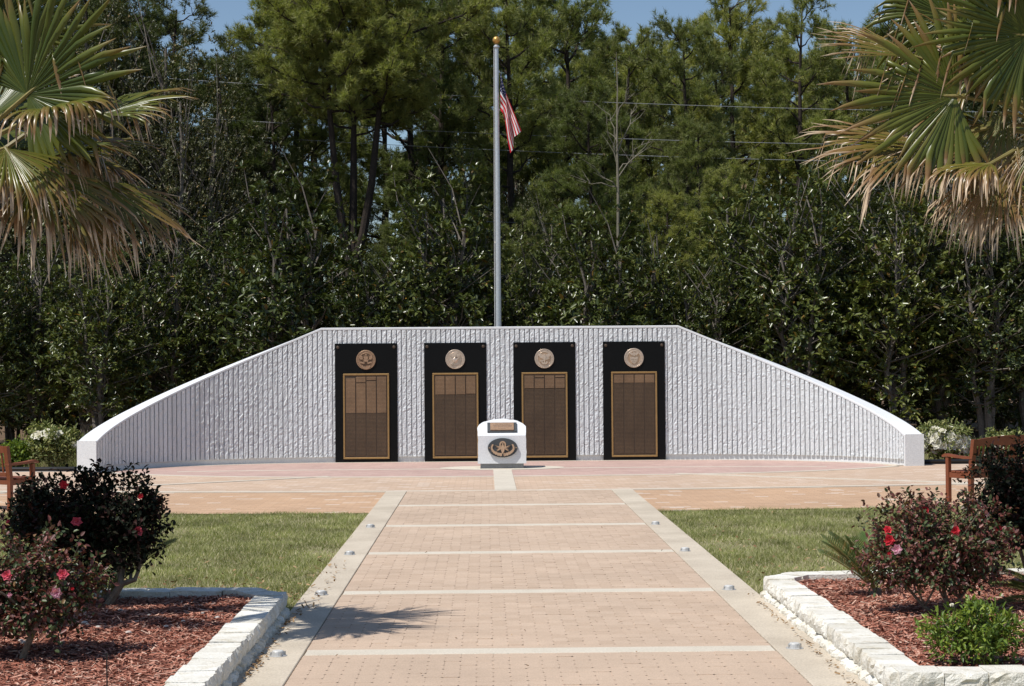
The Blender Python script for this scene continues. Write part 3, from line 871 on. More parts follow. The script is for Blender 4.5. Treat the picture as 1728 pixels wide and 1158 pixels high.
# smooth the piecewise net a little
grid = np.array([[interp_net(i / nu, j / nv) for i in range(nu + 1)] for j in range(nv + 1)])
for _ in range(3):
    gs = grid.copy(); gs[:, 1:-1] = (grid[:, :-2] + 2 * grid[:, 1:-1] + grid[:, 2:]) / 4; grid = gs.copy()
    gs[1:-1] = (grid[:-2] + 2 * grid[1:-1] + grid[2:]) / 4; grid = gs
grid[:, :, 0] += 0.045
V = grid.reshape(-1, 3); F = []; MI = []
for j in range(nv):
    for i in range(nu):
        F.append((j * (nu + 1) + i, j * (nu + 1) + i + 1, (j + 1) * (nu + 1) + i + 1, (j + 1) * (nu + 1) + i))
        stripe = j // 2
        MI.append(2 if (i < nu * 0.4 and stripe < 7) else (0 if stripe % 2 == 0 else 1))
fl = part('flag', V, np.array(F), [M['red_cloth'], M['white_cloth'], M['blue_cloth']], None, midx=MI, smooth=True)
tag(fl, 'limp flag with red and white stripes and blue starred canton hanging on the flagpole', 'flag')
g = G()
for j in range(9):
    for i in range(6 if j % 2 == 0 else 5):
        u = (0.4 * (i + (0.5 if j % 2 == 0 else 1.0)) / 6); v = 0.54 * (j + .6) / 9.4
        iu, jv = int(u * nu), int(v * nv)
        c = grid[jv, iu]; a = norm(grid[jv, iu + 1] - c); b = norm(grid[jv + 1, iu] - c)
        nn = norm(np.cross(a, b)); nn = nn * (-1 if nn[1] > 0 else 1)
        pts = []
        for k in range(10):
            rr = 0.017 if k % 2 == 0 else 0.007; an = math.pi * k / 5
            pts.append(c + nn * 0.006 + (a * math.sin(an) - b * math.cos(an)) * rr)
        g.add(pts, [tuple(range(10))])
g.part('star', M['white_cloth'], fl, 'stuff')
g = G()
for zh in (hz(121) - .02, hz(186) - .01):
    G().bevbox(FX + 0.030, FX + 0.062, FY - 0.008, FY + 0.008, zh, zh + 0.04, .003).part('snap_hook', M['steel'], fl)

# ------------------------------------------------------------------ solar lights on the borders
def solar(px, py, lab):
    d = at(px, py, 15.0) - EYE; p = EYE + d * ((0.012 - EYE[2]) / d[2])
    e = empty('path_light', (p[0], p[1], 0.011), lab, 'path light', 'path lights on the walk borders')
    g = G(); g.lathe([(0.058, 0), (0.058, 0.004), (0.047, 0.008), (0.039, 0.030), (0.036, 0.033)], 22); g.local('housing', M['lamp_metal'], e)
    g = G(); g.lathe([(0.035, 0.031), (0.032, 0.036), (0.02, 0.038)], 18); g.local('lens', M['lens'], e)
    for k in range(4):
        a = k * math.pi / 2 + 0.5
        g = G(); g.box(-0.005, 0.005, -0.004, 0.004, 0.0, 0.028); o = g.local('fin', M['lamp_metal'], e)
        o.location = (0.048 * math.cos(a), 0.048 * math.sin(a), 0.0); o.rotation_euler[2] = a
for px, py, w_ in ((625, 890, 'next to the plaza'), (590, 936, 'second from plaza'), (542, 1004, 'third from plaza'), (469, 1107, 'fourth from plaza')):
    solar(px, py, 'silver path light on the border beside the palm shaded bed, ' + w_)
for px, py, w_ in ((1106, 885, 'next to the plaza'), (1156, 930, 'second from plaza'), (1230, 995, 'third from plaza'), (1341, 1094, 'fourth from plaza')):
    solar(px, py, 'silver path light on the border beside the azalea bed, ' + w_)

# ------------------------------------------------------------------ retaining walls and mulch beds
def block_mesh(L, Wd, H, rough, seed, name, rnd_):
    """block: x = length, y from 0 (rough outer face) to Wd, z from 0 to H"""
    r = np.random.default_rng(seed); nxg, nzg = 6, 4
    V = []; F = []
    for k in range(nzg + 1):
        for i in range(nxg + 1):
            ed = (i in (0, nxg)) + (k in (0, nzg))
            u = abs(i / nxg - .5) * 2; v = abs(k / nzg - .5) * 2
            y = r.normal(0, rough) + rnd_ * (u ** 4 + v ** 4)
            V.append((-L / 2 + L * i / nxg + (0 if i in (0, nxg) else r.normal(0, L * .03)), y, H * k / nzg + (0 if k in (0, nzg) else r.normal(0, H * .05))))
    for k in range(nzg):
        for i in range(nxg): F.append((k * (nxg + 1) + i, k * (nxg + 1) + i + 1, (k + 1) * (nxg + 1) + i + 1, (k + 1) * (nxg + 1) + i))
    tp = [nzg * (nxg + 1) + i for i in range(nxg + 1)]; bt = list(range(nxg + 1))
    n0 = len(V); V += [(-L / 2, Wd, 0), (L / 2, Wd, 0), (L / 2, Wd, H), (-L / 2, Wd, H)]
    F += [(*tp, n0 + 2, n0 + 3), (*bt[::-1], n0, n0 + 1)]
    F += [(n0, n0 + 3, n0 + 2, n0 + 1)]
    F += [tuple([k * (nxg + 1) for k in range(nzg, -1, -1)] + [n0, n0 + 3])[::1], tuple([k * (nxg + 1) + nxg for k in range(nzg + 1)] + [n0 + 2, n0 + 1])]
    return mk_mesh(name, np.array(V), F, M['block'])


CAPS = [block_mesh(0.196, 0.225, 0.105, 0.0045, s, 'cap_block', 0.011) for s in range(8)]
BASES = [block_mesh(0.128, 0.12, 0.088, 0.006, 40 + s, 'base_stone', 0.036) for s in range(8)]


def course(parent, a, b, meshes, L, z, name, out):
    """row of pieces from a to b; out = outward normal"""
    a = np.array(a, float); b = np.array(b, float); n = max(1, int(round(np.linalg.norm(b - a) / L)))
    t = (b - a) / n; ang = math.atan2(t[1], t[0])
    # local +x along t, local -y = outward
    flip = 1 if np.dot(np.array([math.sin(ang), -math.cos(ang)]), out) > 0 else -1
    if flip < 0: ang += math.pi
    for i in range(n):
        c = a + t * (i + .5)
        o = link(name, random.choice(meshes), parent)
        pl = np.array(parent.location)
        o.location = (c[0] - pl[0] + rnd(-.004, .004), c[1] - pl[1] + rnd(-.004, .004), z + rnd(-.003, .003) - pl[2])
        o.rotation_euler = (rnd(-.02, .02), rnd(-.012, .012), ang + rnd(-.035, .035))
        if name == 'base_stone':
            o.location.x += out[0] * rnd(-.014, .012); o.location.y += out[1] * rnd(-.014, .012); o.location.z += rnd(-.014, .004); o.rotation_euler[2] += rnd(-.2, .2)
        o.scale = (np.linalg.norm(t) / (0.196 if name == 'cap_block' else 0.128) * (rnd(0.965, 0.985) if name == 'cap_block' else rnd(.80, .92)), rnd(.96, 1.04), rnd(.97, 1.03))


rl = empty('retaining_wall', (-1.6, 11, 0), 'low cream block retaining wall around the bed shaded by the palm', 'retaining wall')
course(rl, (-1.50, 6.0), (-1.50, 13.25), CAPS, 0.2, 0.062, 'cap_block', (1, 0))
course(rl, (-1.478, 6.0), (-1.478, 13.3), BASES, 0.13, -0.022, 'base_stone', (1, 0))
course(rl, (-1.545, 13.27), (-1.78, 13.55), CAPS, 0.2, 0.062, 'cap_block', (.7, .7))
course(rl, (-1.80, 13.56), (-6.2, 13.72), CAPS, 0.2, 0.062, 'cap_block', (0, 1))
course(rl, (-1.62, 13.5), (-6.2, 13.74), BASES, 0.13, -0.022, 'base_stone', (0, 1))
rr_ = empty('retaining_wall', (2.3, 12, 0), 'low cream block retaining wall around the bed with the green azalea', 'retaining wall')
course(rr_, (2.195, 9.55), (2.195, 13.95), CAPS, 0.2, 0.062, 'cap_block', (-1, 0))
course(rr_, (2.172, 9.5), (2.172, 14.0), BASES, 0.13, -0.022, 'base_stone', (-1, 0))
course(rr_, (2.235, 13.99), (2.46, 14.25), CAPS, 0.2, 0.062, 'cap_block', (-.7, .7))
course(rr_, (2.5, 14.27), (6.6, 14.42), CAPS, 0.2, 0.062, 'cap_block', (0, 1))
course(rr_, (2.35, 14.2), (6.6, 14.44), BASES, 0.13, -0.022, 'base_stone', (0, 1))
course(rr_, (2.24, 9.50), (6.6, 9.36), CAPS, 0.24, 0.066, 'cap_block', (0, -1))
course(rr_, (2.22, 9.46), (6.6, 9.32), BASES, 0.13, -0.022, 'base_stone', (0, -1))


def bed(name, poly, z, lab):
    """mulch heaped gently inside the blocks"""
    x0, x1 = min(p[0] for p in poly), max(p[0] for p in poly); y0, y1 = min(p[1] for p in poly), max(p[1] for p in poly)
    nxg, nyg = 40, 40
    xx, yy = np.meshgrid(np.linspace(x0, x1, nxg), np.linspace(y0, y1, nyg))
    zz = z + 0.03 * np.sin(xx * 2.1 + 1) * np.sin(yy * 1.7) * .5 + 0.02 * np.clip(np.minimum(np.minimum(xx - x0, x1 - xx), np.minimum(yy - y0, y1 - yy)), 0, 1)
    F = np.array([(j * nxg + i, j * nxg + i + 1, (j + 1) * nxg + i + 1, (j + 1) * nxg + i) for j in range(nyg - 1) for i in range(nxg - 1)])
    o = part(name, np.stack([xx, yy, zz], -1).reshape(-1, 3), F, M['mulch'], None, smooth=True)
    tag(o, lab, kind='structure')
    return lambda X, Y: z + 0.03 * np.sin(X * 2.1 + 1) * np.sin(Y * 1.7) * .5 + 0.02 * np.clip(np.minimum(np.minimum(X - x0, x1 - X), np.minimum(Y - y0, y1 - Y)), 0, 1)


zl_f = bed('mulch_bed', [(-6.2, 6.0), (-1.66, 13.5)], 0.118, 'red mulch bed under the roses and palm')
zr_f = bed('mulch_bed', [(2.36, 9.62), (6.6, 14.22)], 0.118, 'red mulch bed under the green azalea')


def quads_cloud(name, Pn, D, Nm, L, Wd, mat, parent=None, lab=None):
    Sd = norm(np.cross(D, Nm)); n = len(Pn)
    L = L[:, None]; Wd = Wd[:, None]
    V = np.stack([Pn - D * L / 2 - Sd * Wd / 2, Pn - D * L / 2 + Sd * Wd / 2 * .7, Pn + D * L / 2 + Sd * Wd / 2, Pn + D * L / 2 - Sd * Wd / 2 * .6], 1).reshape(-1, 3)
    F = np.arange(4 * n).reshape(-1, 4)
    o = part(name, V, F, mat, parent, 'stuff')
    if lab: o['label'] = lab
    return o


def chips(x0, x1, y0, y1, dens, zf, lab):
    n = int((x1 - x0) * (y1 - y0) * dens)
    X = rng.uniform(x0, x1, n); Y = rng.uniform(y0, y1, n)
    Z = zf(X, Y) + np.abs(rng.normal(0, 0.007, n)) + 0.004
    a = rng.uniform(0, 2 * math.pi, n); el = rng.normal(0, 0.22, n)
    D = np.stack([np.cos(a) * np.cos(el), np.sin(a) * np.cos(el), np.sin(el)], 1)
    Nm = norm(np.stack([rng.normal(0, .35, n), rng.normal(0, .35, n), np.ones(n)], 1))
    quads_cloud('mulch', np.stack([X, Y, Z], 1), D, Nm, rng.uniform(0.02, 0.075, n), rng.uniform(0.005, 0.014, n), M['mulch_chip'], None, lab)


chips(-4.4, -1.68, 7.8, 13.5, 2600, zl_f, 'shredded red mulch around the rose bushes under the palm')
chips(2.38, 5.0, 9.62, 14.22, 2600, zr_f, 'shredded red mulch around the green azalea')
# pale pebbles in the shaded bed
g = G()
for k in range(26):
    x = rnd(-3.3, -1.75); y = rnd(11.0, 12.6); z = float(zl_f(np.array(x), np.array(y))) + 0.012
    s = rnd(.010, .026)
    g.lathe([(s * .5, -s * .4), (s * 1.0, 0), (s * .8, s * .35), (s * .3, s * .5)], 7, (x, y, z))
tag(g.part('pebbles', M['pebble'], None, 'stuff'), 'pale pebbles scattered on the shaded mulch')
# thin stake
zst = float(zl_f(np.array(-2.02), np.array(9.55)))
b0 = at(181, 1166, 9.35); 
g = G(); g.tube([(b0[0], 9.35, 0.10), at(180, 1108, 9.35)], 0.004, 6); g.tube([at(180, 1108, 9.35), at(180, 1102, 9.35)], 0.007, 6)
tag(g.part('garden_stake', M['black_plastic'], None), 'thin black stake standing in the red mulch', 'stake')

# ------------------------------------------------------------------ grass
def grass(x0, x1, y0, y1f, dens, keep=None):
    n = int((x1 - x0) * (23.4 - y0) * dens)
    X = rng.uniform(x0, x1, n); Y = rng.uniform(y0, 23.4, n)
    ok = Y < y1f(X) + 0.09 * rng.random(n) + 0.05 * np.sin(X * 9) + .03 * np.sin(X * 23)
    if keep is not None: ok &= keep(X, Y)
    # thin worn patches
    pt = np.sin(X * 2.3 + 1.1 * np.sin(Y * 1.3)) * np.sin(Y * 1.9 + X * .6)
    ok &= rng.random(n) > np.clip(pt - 0.15, 0, 1) * 0.8
    X = X[ok]; Y = Y[ok]; n = len(X)
    h = rng.uniform(0.022, 0.058, n) * (1 + 0.25 * np.sin(X * 3.1) * np.sin(Y * 2.7)); a = rng.uniform(0, 2 * math.pi, n)
    wd = rng.uniform(0.0028, 0.0055, n)
    ln = rng.normal(0, 0.55, (n, 2)) * h[:, None]
    B = np.stack([X, Y, np.full(n, -0.025)], 1)
    s = np.stack([np.cos(a) * wd, np.sin(a) * wd, np.zeros(n)], 1)
    T = B + np.stack([ln[:, 0], ln[:, 1], h], 1)
    V = np.stack([B - s, B + s, T], 1).reshape(-1, 3)
    return V


gv = np.concatenate([
    grass(-9.0, -1.50, 13.45, edge_front, 3300, lambda X, Y: (Y > 13.78) | (X > -1.56 - (Y - 13.3) * .9) & (Y > 13.5)),
    grass(2.19, 9.2, 14.0, edge_front, 3300, lambda X, Y: (Y > 14.5) | (X < 2.2 + (Y - 14.0) * .8))])
o = part('grass', gv, np.arange(len(gv)).reshape(-1, 3), M['grass'], None, 'stuff')
o['label'] = 'short green lawn grass on both sides of the walk'
# grass patches beyond the plaza
def tuftpatch(x0, x1, y0, y1, n, h0, h1):
    X = rng.uniform(x0, x1, n); Y = rng.uniform(y0, y1, n); h = rng.uniform(h0, h1, n); a = rng.uniform(0, 6.28, n)
    B = np.stack([X, Y, np.full(n, -0.07)], 1); s = np.stack([np.cos(a), np.sin(a), a * 0], 1) * 0.007
    T = B + np.stack([rng.normal(0, .3, n) * h, rng.normal(0, .3, n) * h, h + 0.05], 1)
    return np.stack([B - s, B + s, T], 1).reshape(-1, 3)
gv = np.concatenate([tuftpatch(-13, -7.9, 33.6, 37.5, 14000, .12, .36), tuftpatch(8.6, 14, 34.2, 38.5, 12000, .10, .32)])
o = part('wild_grass', gv, np.arange(len(gv)).reshape(-1, 3), M['grass'], None, 'stuff')
o['label'] = 'rough grass at the wood edge behind the plaza beds'
# fallen leaves on the lawn edge and along the blocks
def litter(n, fx, fy, z0, sc=1.0):
    X = fx(n); Y = fy(n); a = rng.uniform(0, 6.28, n); el = rng.normal(0, .35, n)
    D = np.stack([np.cos(a) * np.cos(el), np.sin(a) * np.cos(el), np.sin(el)], 1)
    Nm = norm(np.stack([rng.normal(0, .4, n), rng.normal(0, .4, n), np.ones(n)], 1))
    return np.stack([X, Y, np.full(n, z0) + rng.uniform(0, .012, n)], 1), D, Nm, rng.uniform(.02, .06, n) * sc, rng.uniform(.012, .03, n) * sc
parts = [litter(70, lambda n: rng.uniform(-1.62, -1.3, n), lambda n: rng.uniform(13.4, 17, n), 0.022, .8),
         litter(160, lambda n: -1.455 + np.abs(rng.normal(0, .035, n)), lambda n: rng.uniform(9.6, 13.4, n), 0.020, .7),
         litter(110, lambda n: 2.125 - np.abs(rng.normal(0, .03, n)), lambda n: rng.uniform(9.6, 14, n), 0.020, .6),
         litter(260, lambda n: -1.5 - np.abs(rng.normal(0, 1.3, n)), lambda n: 13.8 + np.abs(rng.normal(0, 1.6, n)), 0.014, .9),
         litter(190, lambda n: 2.25 + np.abs(rng.normal(0, 1.6, n)), lambda n: 14.3 + np.abs(rng.normal(0, 2.4, n)), 0.014, .9),
         litter(50, lambda n: rng.uniform(-1.1, 1.8, n), lambda n: rng.uniform(10, 22, n), 0.018, .5)]
Pn, D, Nm, L, Wd = [np.concatenate(z) for z in zip(*parts)]
quads_cloud('fallen_leaves', Pn, D, Nm, L, Wd, M['dead_leaf'], None, 'dry brown leaves scattered along the walk edges and lawn')

# ------------------------------------------------------------------ edging and beds beyond the plaza
for x0, x1, lab in ((-15.5, -7.05, 'black plastic edging before the pale azalea beside the left bench'), (8.05, 15.5, 'black plastic edging before the white azalea beside the other wall end')):
    g = G()
    yy = 32.32
    n = 20
    pts = [(x0 + (x1 - x0) * k / n, yy + 0.03 * math.sin(k * 1.3), 0.05) for k in range(n + 1)]
    g.tube(pts, 0.035, 8); g.tube([(p[0], p[1] + .01, -0.01) for p in pts], 0.04, 6)
    lab = 'black plastic edging before the pale leafy azalea' if x0 < 0 else 'black plastic edging before the azalea full of white blooms'
    tag(g.part('bed_edging', M['black_plastic'], None), lab, 'edging', 'edging strips along the back of the plaza')
for x0, x1 in ((-15.5, -7.3), (8.3, 15.5)):
    nm = sheet('mulch_strip', [(x0, 32.3), (x1, 32.3), (x1, 33.9), (x0, 33.9)], -0.02, M['mulch']); tag(nm, 'mulched strip behind the edging', kind='structure')

# ------------------------------------------------------------------ leaf clouds
def leaves(Pn, D, Nm, L, Wd, fold=0.18):
    """ovate folded leaves, two quads each"""
    n = len(Pn); Sd = norm(np.cross(D, Nm)); Nm = np.cross(Sd, D)
    L = np.broadcast_to(L, (n,))[:, None]; Wd = np.broadcast_to(Wd, (n,))[:, None]
    up = Nm * Wd * fold
    V = np.stack([Pn, Pn + D * L * .30 + Sd * Wd * .46 + up, Pn + D * L * .68 + Sd * Wd * .40 + up, Pn + D * L - Nm * L * .06,
                  Pn + D * L * .68 - Sd * Wd * .40 + up, Pn + D * L * .30 - Sd * Wd * .46 + up], 1).reshape(-1, 3)
    b = (np.arange(n) * 6)[:, None]
    F = np.concatenate([b + np.array([[0, 1, 2, 3]]), b + np.array([[0, 3, 4, 5]])], 0)
    return V, F


def rand_dir(n): return norm(rng.normal(0, 1, (n, 3)))


def rosettes(C, A, k, L, Wd, spread=0.9, jit=0.03):
    """k leaves around every cluster centre C with axis A"""
    n = len(C)
    Pn = np.repeat(C, k, 0) + rng.normal(0, jit, (n * k, 3))
    D = norm(np.repeat(A, k, 0) * (1 - spread * .45) + rand_dir(n * k) * spread)
    Nm = norm(np.repeat(A, k, 0) * .7 + np.array([0, 0, .8]) + rand_dir(n * k) * .55)
    s = rng.uniform(.7, 1.2, n * k)
    return leaves(Pn, D, Nm, L * s, Wd * s * rng.uniform(.85, 1.15, n * k))


def merge(VF):
    V = []; F = []; n = 0
    for v, f in VF: V.append(v); F.append(f + n); n += len(v)
    return np.concatenate(V), np.concatenate(F)


def wobble(a, b, n, amp):
    t = np.linspace(0, 1, n)[:, None]; p = np.array(a) * (1 - t) + np.array(b) * t
    p[1:-1] += rng.normal(0, amp, (n - 2, 3)); return p


# ------------------------------------------------------------------ tree kinds
def pine_kind(H, base, spread, fork=False, dens=1.0, mat='needle', nn=24):
    g = G(); tufts = []; tdirs = []
    leaders = []
    if fork:
        zf = 5.3
        g.tube([(0, 0, -0.3), (0.04, 0, 1.5), (-.05, 0, 3.5), (0, 0, zf)], [.26, .22, .20, .20], 10)
        for dx, dy, hh in ((-.55, -.1, H), (.05, .25, H * .92), (.75, -.2, H * .97)):
            p = np.array([(0, 0, zf - .3), (dx * .45, dy * .4, zf + .9), (dx * .8, dy, zf + 2.4), (dx * 1.1, dy * 1.3, zf + 4.5), (dx * 1.5, dy * 1.5, hh)])
            g.tube(p, [.14, .125, .11, .08, .02], 9); leaders.append((p, 0.47))
    else:
        p = wobble((0, 0, -0.3), (rnd(-.3, .3), rnd(-.3, .3), H), 8, 0.07)
        g.tube(p, np.linspace(.17, .025, 8) * (H / 12), 8); leaders.append((p, base / H))
    for p, b0 in leaders:
        zz = p[:, 2]
        nl = int((34 if not fork else 24) * dens)
        for i in range(nl):
            f = b0 + (1 - b0) * ((i + random.random()) / nl) ** 0.9
            z = zz[0] + (zz[-1] - zz[0]) * f; o = np.array([np.interp(z, zz, p[:, k]) for k in range(3)])
            az = i * 2.39996 + rnd(-.4, .4); q = (f - b0) / (1 - b0)
            ln = spread * (0.35 + 0.65 * math.sin(math.pi * min(1, (q * .85 + .18)))) * rnd(.65, 1.1)
            el = rnd(.02, .45) + q * .35
            d = np.array([math.cos(az) * math.cos(el), math.sin(az) * math.cos(el), math.sin(el)])
            e = o + d * ln + np.array([0, 0, .10 * ln])
            lp = wobble(o, e, 5, 0.06 * ln * .5); lp[1:4, 2] -= .05 * ln
            g.tube(lp, np.linspace(.034, .008, 5) * (0.6 + ln / 3.2), 5, cap=False)
            nbr = int(11 * ln / 1.7) + 4
            for j in range(nbr):
                t = rnd(.30, 1.0); s0 = np.array([np.interp(t * 4, range(5), lp[:, k]) for k in range(3)])
                bd = norm(d * .7 + rand_dir(1)[0] * .85 + np.array([0, 0, .35])); bl = rnd(.3, .85) * (1.15 - t * .4)
                s1 = s0 + bd * bl
                g.tube([s0, (s0 + s1) / 2 + rng.normal(0, .03, 3), s1], [.013, .009, .005], 3, cap=False)
                for k in range(6):
                    tt_ = rnd(.35, 1.05); tufts.append(s0 + (s1 - s0) * tt_ + rng.normal(0, .07, 3)); tdirs.append(norm(bd + np.array([0, 0, .5]) + rand_dir(1)[0] * .45))
    C = np.array(tufts); A = np.array(tdirs); n = len(C)
    Pn = np.repeat(C, nn, 0); Ar = np.repeat(A, nn, 0)
    D = norm(Ar * .75 + rand_dir(n * nn) * .8); ln = rng.uniform(.12, .26, n * nn)[:, None]
    Sd = norm(np.cross(D, rand_dir(n * nn))) * rng.uniform(.006, .011, n * nn)[:, None]
    B = Pn + Ar * rng.uniform(-.08, .05, n * nn)[:, None]
    V = np.stack([B - Sd, B + Sd, B + D * ln], 1).reshape(-1, 3)
    crown = mk_mesh('crown', V, np.arange(len(V)).reshape(-1, 3), M[mat])
    trunk = mk_mesh('trunk', g.verts(), g.F, M['pine_bark'])
    return trunk, crown


def broad_kind(H, rad, base, ncl, k, L, Wd, mat, bark, nst=3, twigs=90, lump=0.28):
    """bushy broadleaf: lumpy ovoid crown of leaf rosettes on a branching stem"""
    g = G(); C = []; A = []
    ph = rng.uniform(0, 6.28, 6)
    cz = base + (H - base) * .45
    while len(C) < ncl:
        v = rand_dir(1)[0]; az = math.atan2(v[1], v[0])
        lob = 1 + lump * (math.sin(3 * az + ph[0] + 3 * v[2]) * .5 + math.sin(5 * az + ph[1] - 4 * v[2]) * .35 + math.sin(7 * v[2] + ph[2] + 2 * az) * .4)
        rr = (rng.random() ** 0.42) * lob
        hz_ = (H - cz) if v[2] > 0 else (cz - base)
        shape = rad * (1.0 if v[2] < 0 else (1 - .25 * v[2]))
        p = np.array([v[0] * shape * rr, v[1] * shape * rr, cz + v[2] * hz_ * rr])
        if p[2] < .15: continue
        C.append(p); A.append(norm(v * .8 + np.array([0, 0, .55]) + rand_dir(1)[0] * .5))
    C = np.array(C); A = np.array(A)
    V, F = rosettes(C, A, k, L, Wd)
    crown = mk_mesh('crown', V, F, M[mat])
    limbs = []
    for s in range(nst):
        a = s * 6.28 / nst + rnd(-.4, .4); r0 = 0.10 if nst > 1 else 0.0
        e = np.array([math.cos(a) * rad * .35, math.sin(a) * rad * .35, H * rnd(.72, .9)])
        lp = wobble((math.cos(a) * r0, math.sin(a) * r0, -.3), e, 6, .10); g.tube(lp, np.linspace(.085, .02, 6) * (H / 6), 7); limbs.append(lp)
    for t in range(twigs):
        c = C[rng.integers(len(C))]; lp = limbs[rng.integers(len(limbs))]
        zs = min(c[2] * .75, lp[-1, 2] * .95); zs = max(zs, .5); o = np.array([np.interp(zs, lp[:, 2], lp[:, q]) for q in range(3)])
        m_ = (o + c) / 2 + rng.normal(0, .10, 3)
        g.tube([o, m_, c], [.022, .014, .006], 4, cap=False)
    trunk = mk_mesh('trunk', g.verts(), g.F, M[bark])
    return trunk, crown


def plant_tree(name, kind, px, Y, H0, top_py, lab, cat, grp, zr=None, sx=1.0):
    """place a tree so that its top shows at image height top_py"""
    p = at(px, 600, Y); topz = at(px, top_py, Y)[2]
    s = topz / H0
    e = empty(name, (p[0], Y, -0.05), lab, cat, grp, rz=rnd(0, 6.28) if zr is None else zr)
    for nm, me in zip(('trunk', 'crown'), kind):
        o = link(nm, me, e)
    e.scale = (s * sx, s * sx, s)
    return e


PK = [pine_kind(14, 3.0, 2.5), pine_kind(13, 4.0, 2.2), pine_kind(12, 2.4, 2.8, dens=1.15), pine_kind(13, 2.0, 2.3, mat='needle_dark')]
PKH = [14, 13, 12, 13]
FK = pine_kind(15, 4, 3.2, fork=True, dens=1.25)
MK = [broad_kind(6.5, 1.75, 0.7, n_, 9, l_, l_ * .4, 'magnolia', 'grey_bark', 3, 130, 0.42) for n_, l_ in ((900, .17), (1150, .145), (800, .185))]
OK_ = [broad_kind(11, 2.6, 1.6, 2700, 10, 0.105, 0.047, 'oak', 'grey_bark', 3, 170, 0.45) for _ in range(2)]

plant_tree('pine_tree', FK, 595, 50, 15, -90, 'large dark pine forking into three leaders behind the magnolias', 'tree', None, zr=0.0, sx=1.05)
PL = 'tall green pine rising behind the magnolia row'; PG = 'pine trees behind the magnolias'
for i, (px, Y, ty) in enumerate([(745, 54, -60), (870, 52, -40), (955, 57, -15), (1060, 55, 70), (1165, 53, 45), (1250, 58, 12), (1350, 55, 20), (1440, 59, 50), (1570, 56, -10), (1680, 57, -80),
                                 (500, 58, -60), (905, 63, 20), (1110, 64, 85), (1210, 65, 85), (1300, 64, 75), (1400, 66, 75), (1500, 64, 60), (690, 62, -60), (800, 64, -40), (1010, 66, 70), (1630, 65, -60), (530, 64, -80), (1740, 63, -70), (985, 49, 175), (665, 46.5, 372), (1130, 46.5, 330), (1225, 46.5, 300), (885, 46.5, 370), (1190, 48.5, 215), (1085, 60, 110)]):
    k = i % 3
    PL, PG = (('tall green pine beside or behind the forked pine', 'pines around the forked pine') if px < 835 else
              ('tall green pine between the flagpole and the bare pale tree', 'pines between flagpole and bare tree') if px < 1040 else
              ('tall green pine past the bare pale tree, away from the flagpole', 'pines past the bare tree'))
    plant_tree('pine_tree', PK[k], px, Y, PKH[k], ty, PL, 'tree', PG)
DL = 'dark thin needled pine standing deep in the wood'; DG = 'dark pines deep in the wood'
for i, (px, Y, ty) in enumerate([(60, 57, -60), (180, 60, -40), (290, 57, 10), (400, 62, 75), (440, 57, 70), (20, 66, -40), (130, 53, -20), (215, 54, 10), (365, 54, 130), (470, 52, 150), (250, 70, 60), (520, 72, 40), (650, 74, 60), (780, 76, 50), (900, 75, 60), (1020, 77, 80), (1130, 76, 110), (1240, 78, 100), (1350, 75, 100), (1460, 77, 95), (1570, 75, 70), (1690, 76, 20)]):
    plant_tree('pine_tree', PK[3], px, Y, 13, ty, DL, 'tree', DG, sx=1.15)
OL = 'sparse small leaved oak with grey twigs at the wood edge'; OG = 'oaks at the wood edge'
for i, (px, Y, ty) in enumerate([(90, 50, -30), (230, 51, -10), (325, 49, 95), (-40, 49, -20), (420, 53, 120), (150, 47, 180), (760, 50, 260), (905, 47.5, 330), (860, 58, 200), (1560, 50, 130), (1690, 49, 150), (1790, 51, 60)]):
    plant_tree('oak_tree', OK_[i % 2], px, Y, 11, ty, OL, 'tree', OG, sx=0.9)
ML = 'dense magnolia tree with dark glossy leaves standing behind the white wall'; MG = 'magnolia trees behind the wall'
for i, (px, Y, ty) in enumerate([(-30, 42, 400), (60, 43, 390), (165, 41.5, 420), (275, 43, 400), (380, 44, 380), (490, 42, 275), (590, 45, 430), (655, 42.5, 410), (745, 43, 280), (840, 44.5, 425), (930, 43, 395), (1010, 42, 345), (1100, 44, 390), (1190, 42.5, 425), (1270, 44, 310), (1350, 42, 300), (1430, 44, 270), (1510, 42, 320), (1590, 43.5, 280), (1665, 42, 310), (1745, 43, 290)]):
    ML, MG = {490: ('tall pointed magnolia with glossy leaves before the forked pine', None), 745: ('tall glossy magnolia between the forked pine and the flagpole', None),
              840: ('low magnolia right behind the flagpole', None), 1010: ('magnolia with dark leaves standing before the bare pale tree', None)}.get(px) or (
        ('dark glossy magnolia behind the wall wing that ends at the pale azalea', 'magnolias behind the wing by the pale azalea') if px < 480 else
        ('dark glossy magnolia rising behind the level middle of the wall', 'magnolias behind the middle of the wall') if px < 1150 else
        ('dark glossy magnolia behind the wall wing that ends at the white blooming azalea', 'magnolias behind the wing by the white azalea'))
    plant_tree('magnolia_tree', MK[i % 3], px, Y, 6.5, ty, ML, 'tree', MG, sx=1.08)
UL = 'low dark evergreen thicket shrub under the trees'; UG = 'thicket shrubs under the trees'
UK = [broad_kind(3.2, 1.7, 0.1, 620, 9, 0.12, 0.05, 'magnolia', 'grey_bark', 4, 60)]
for i, px in enumerate(range(-60, 1840, 95)):
    plant_tree('thicket_shrub', UK[0], px + rnd(-20, 20), 46.5 + (i % 3) * 1.3, 3.2, rnd(455, 540), UL, 'shrub', UG, sx=1.2)
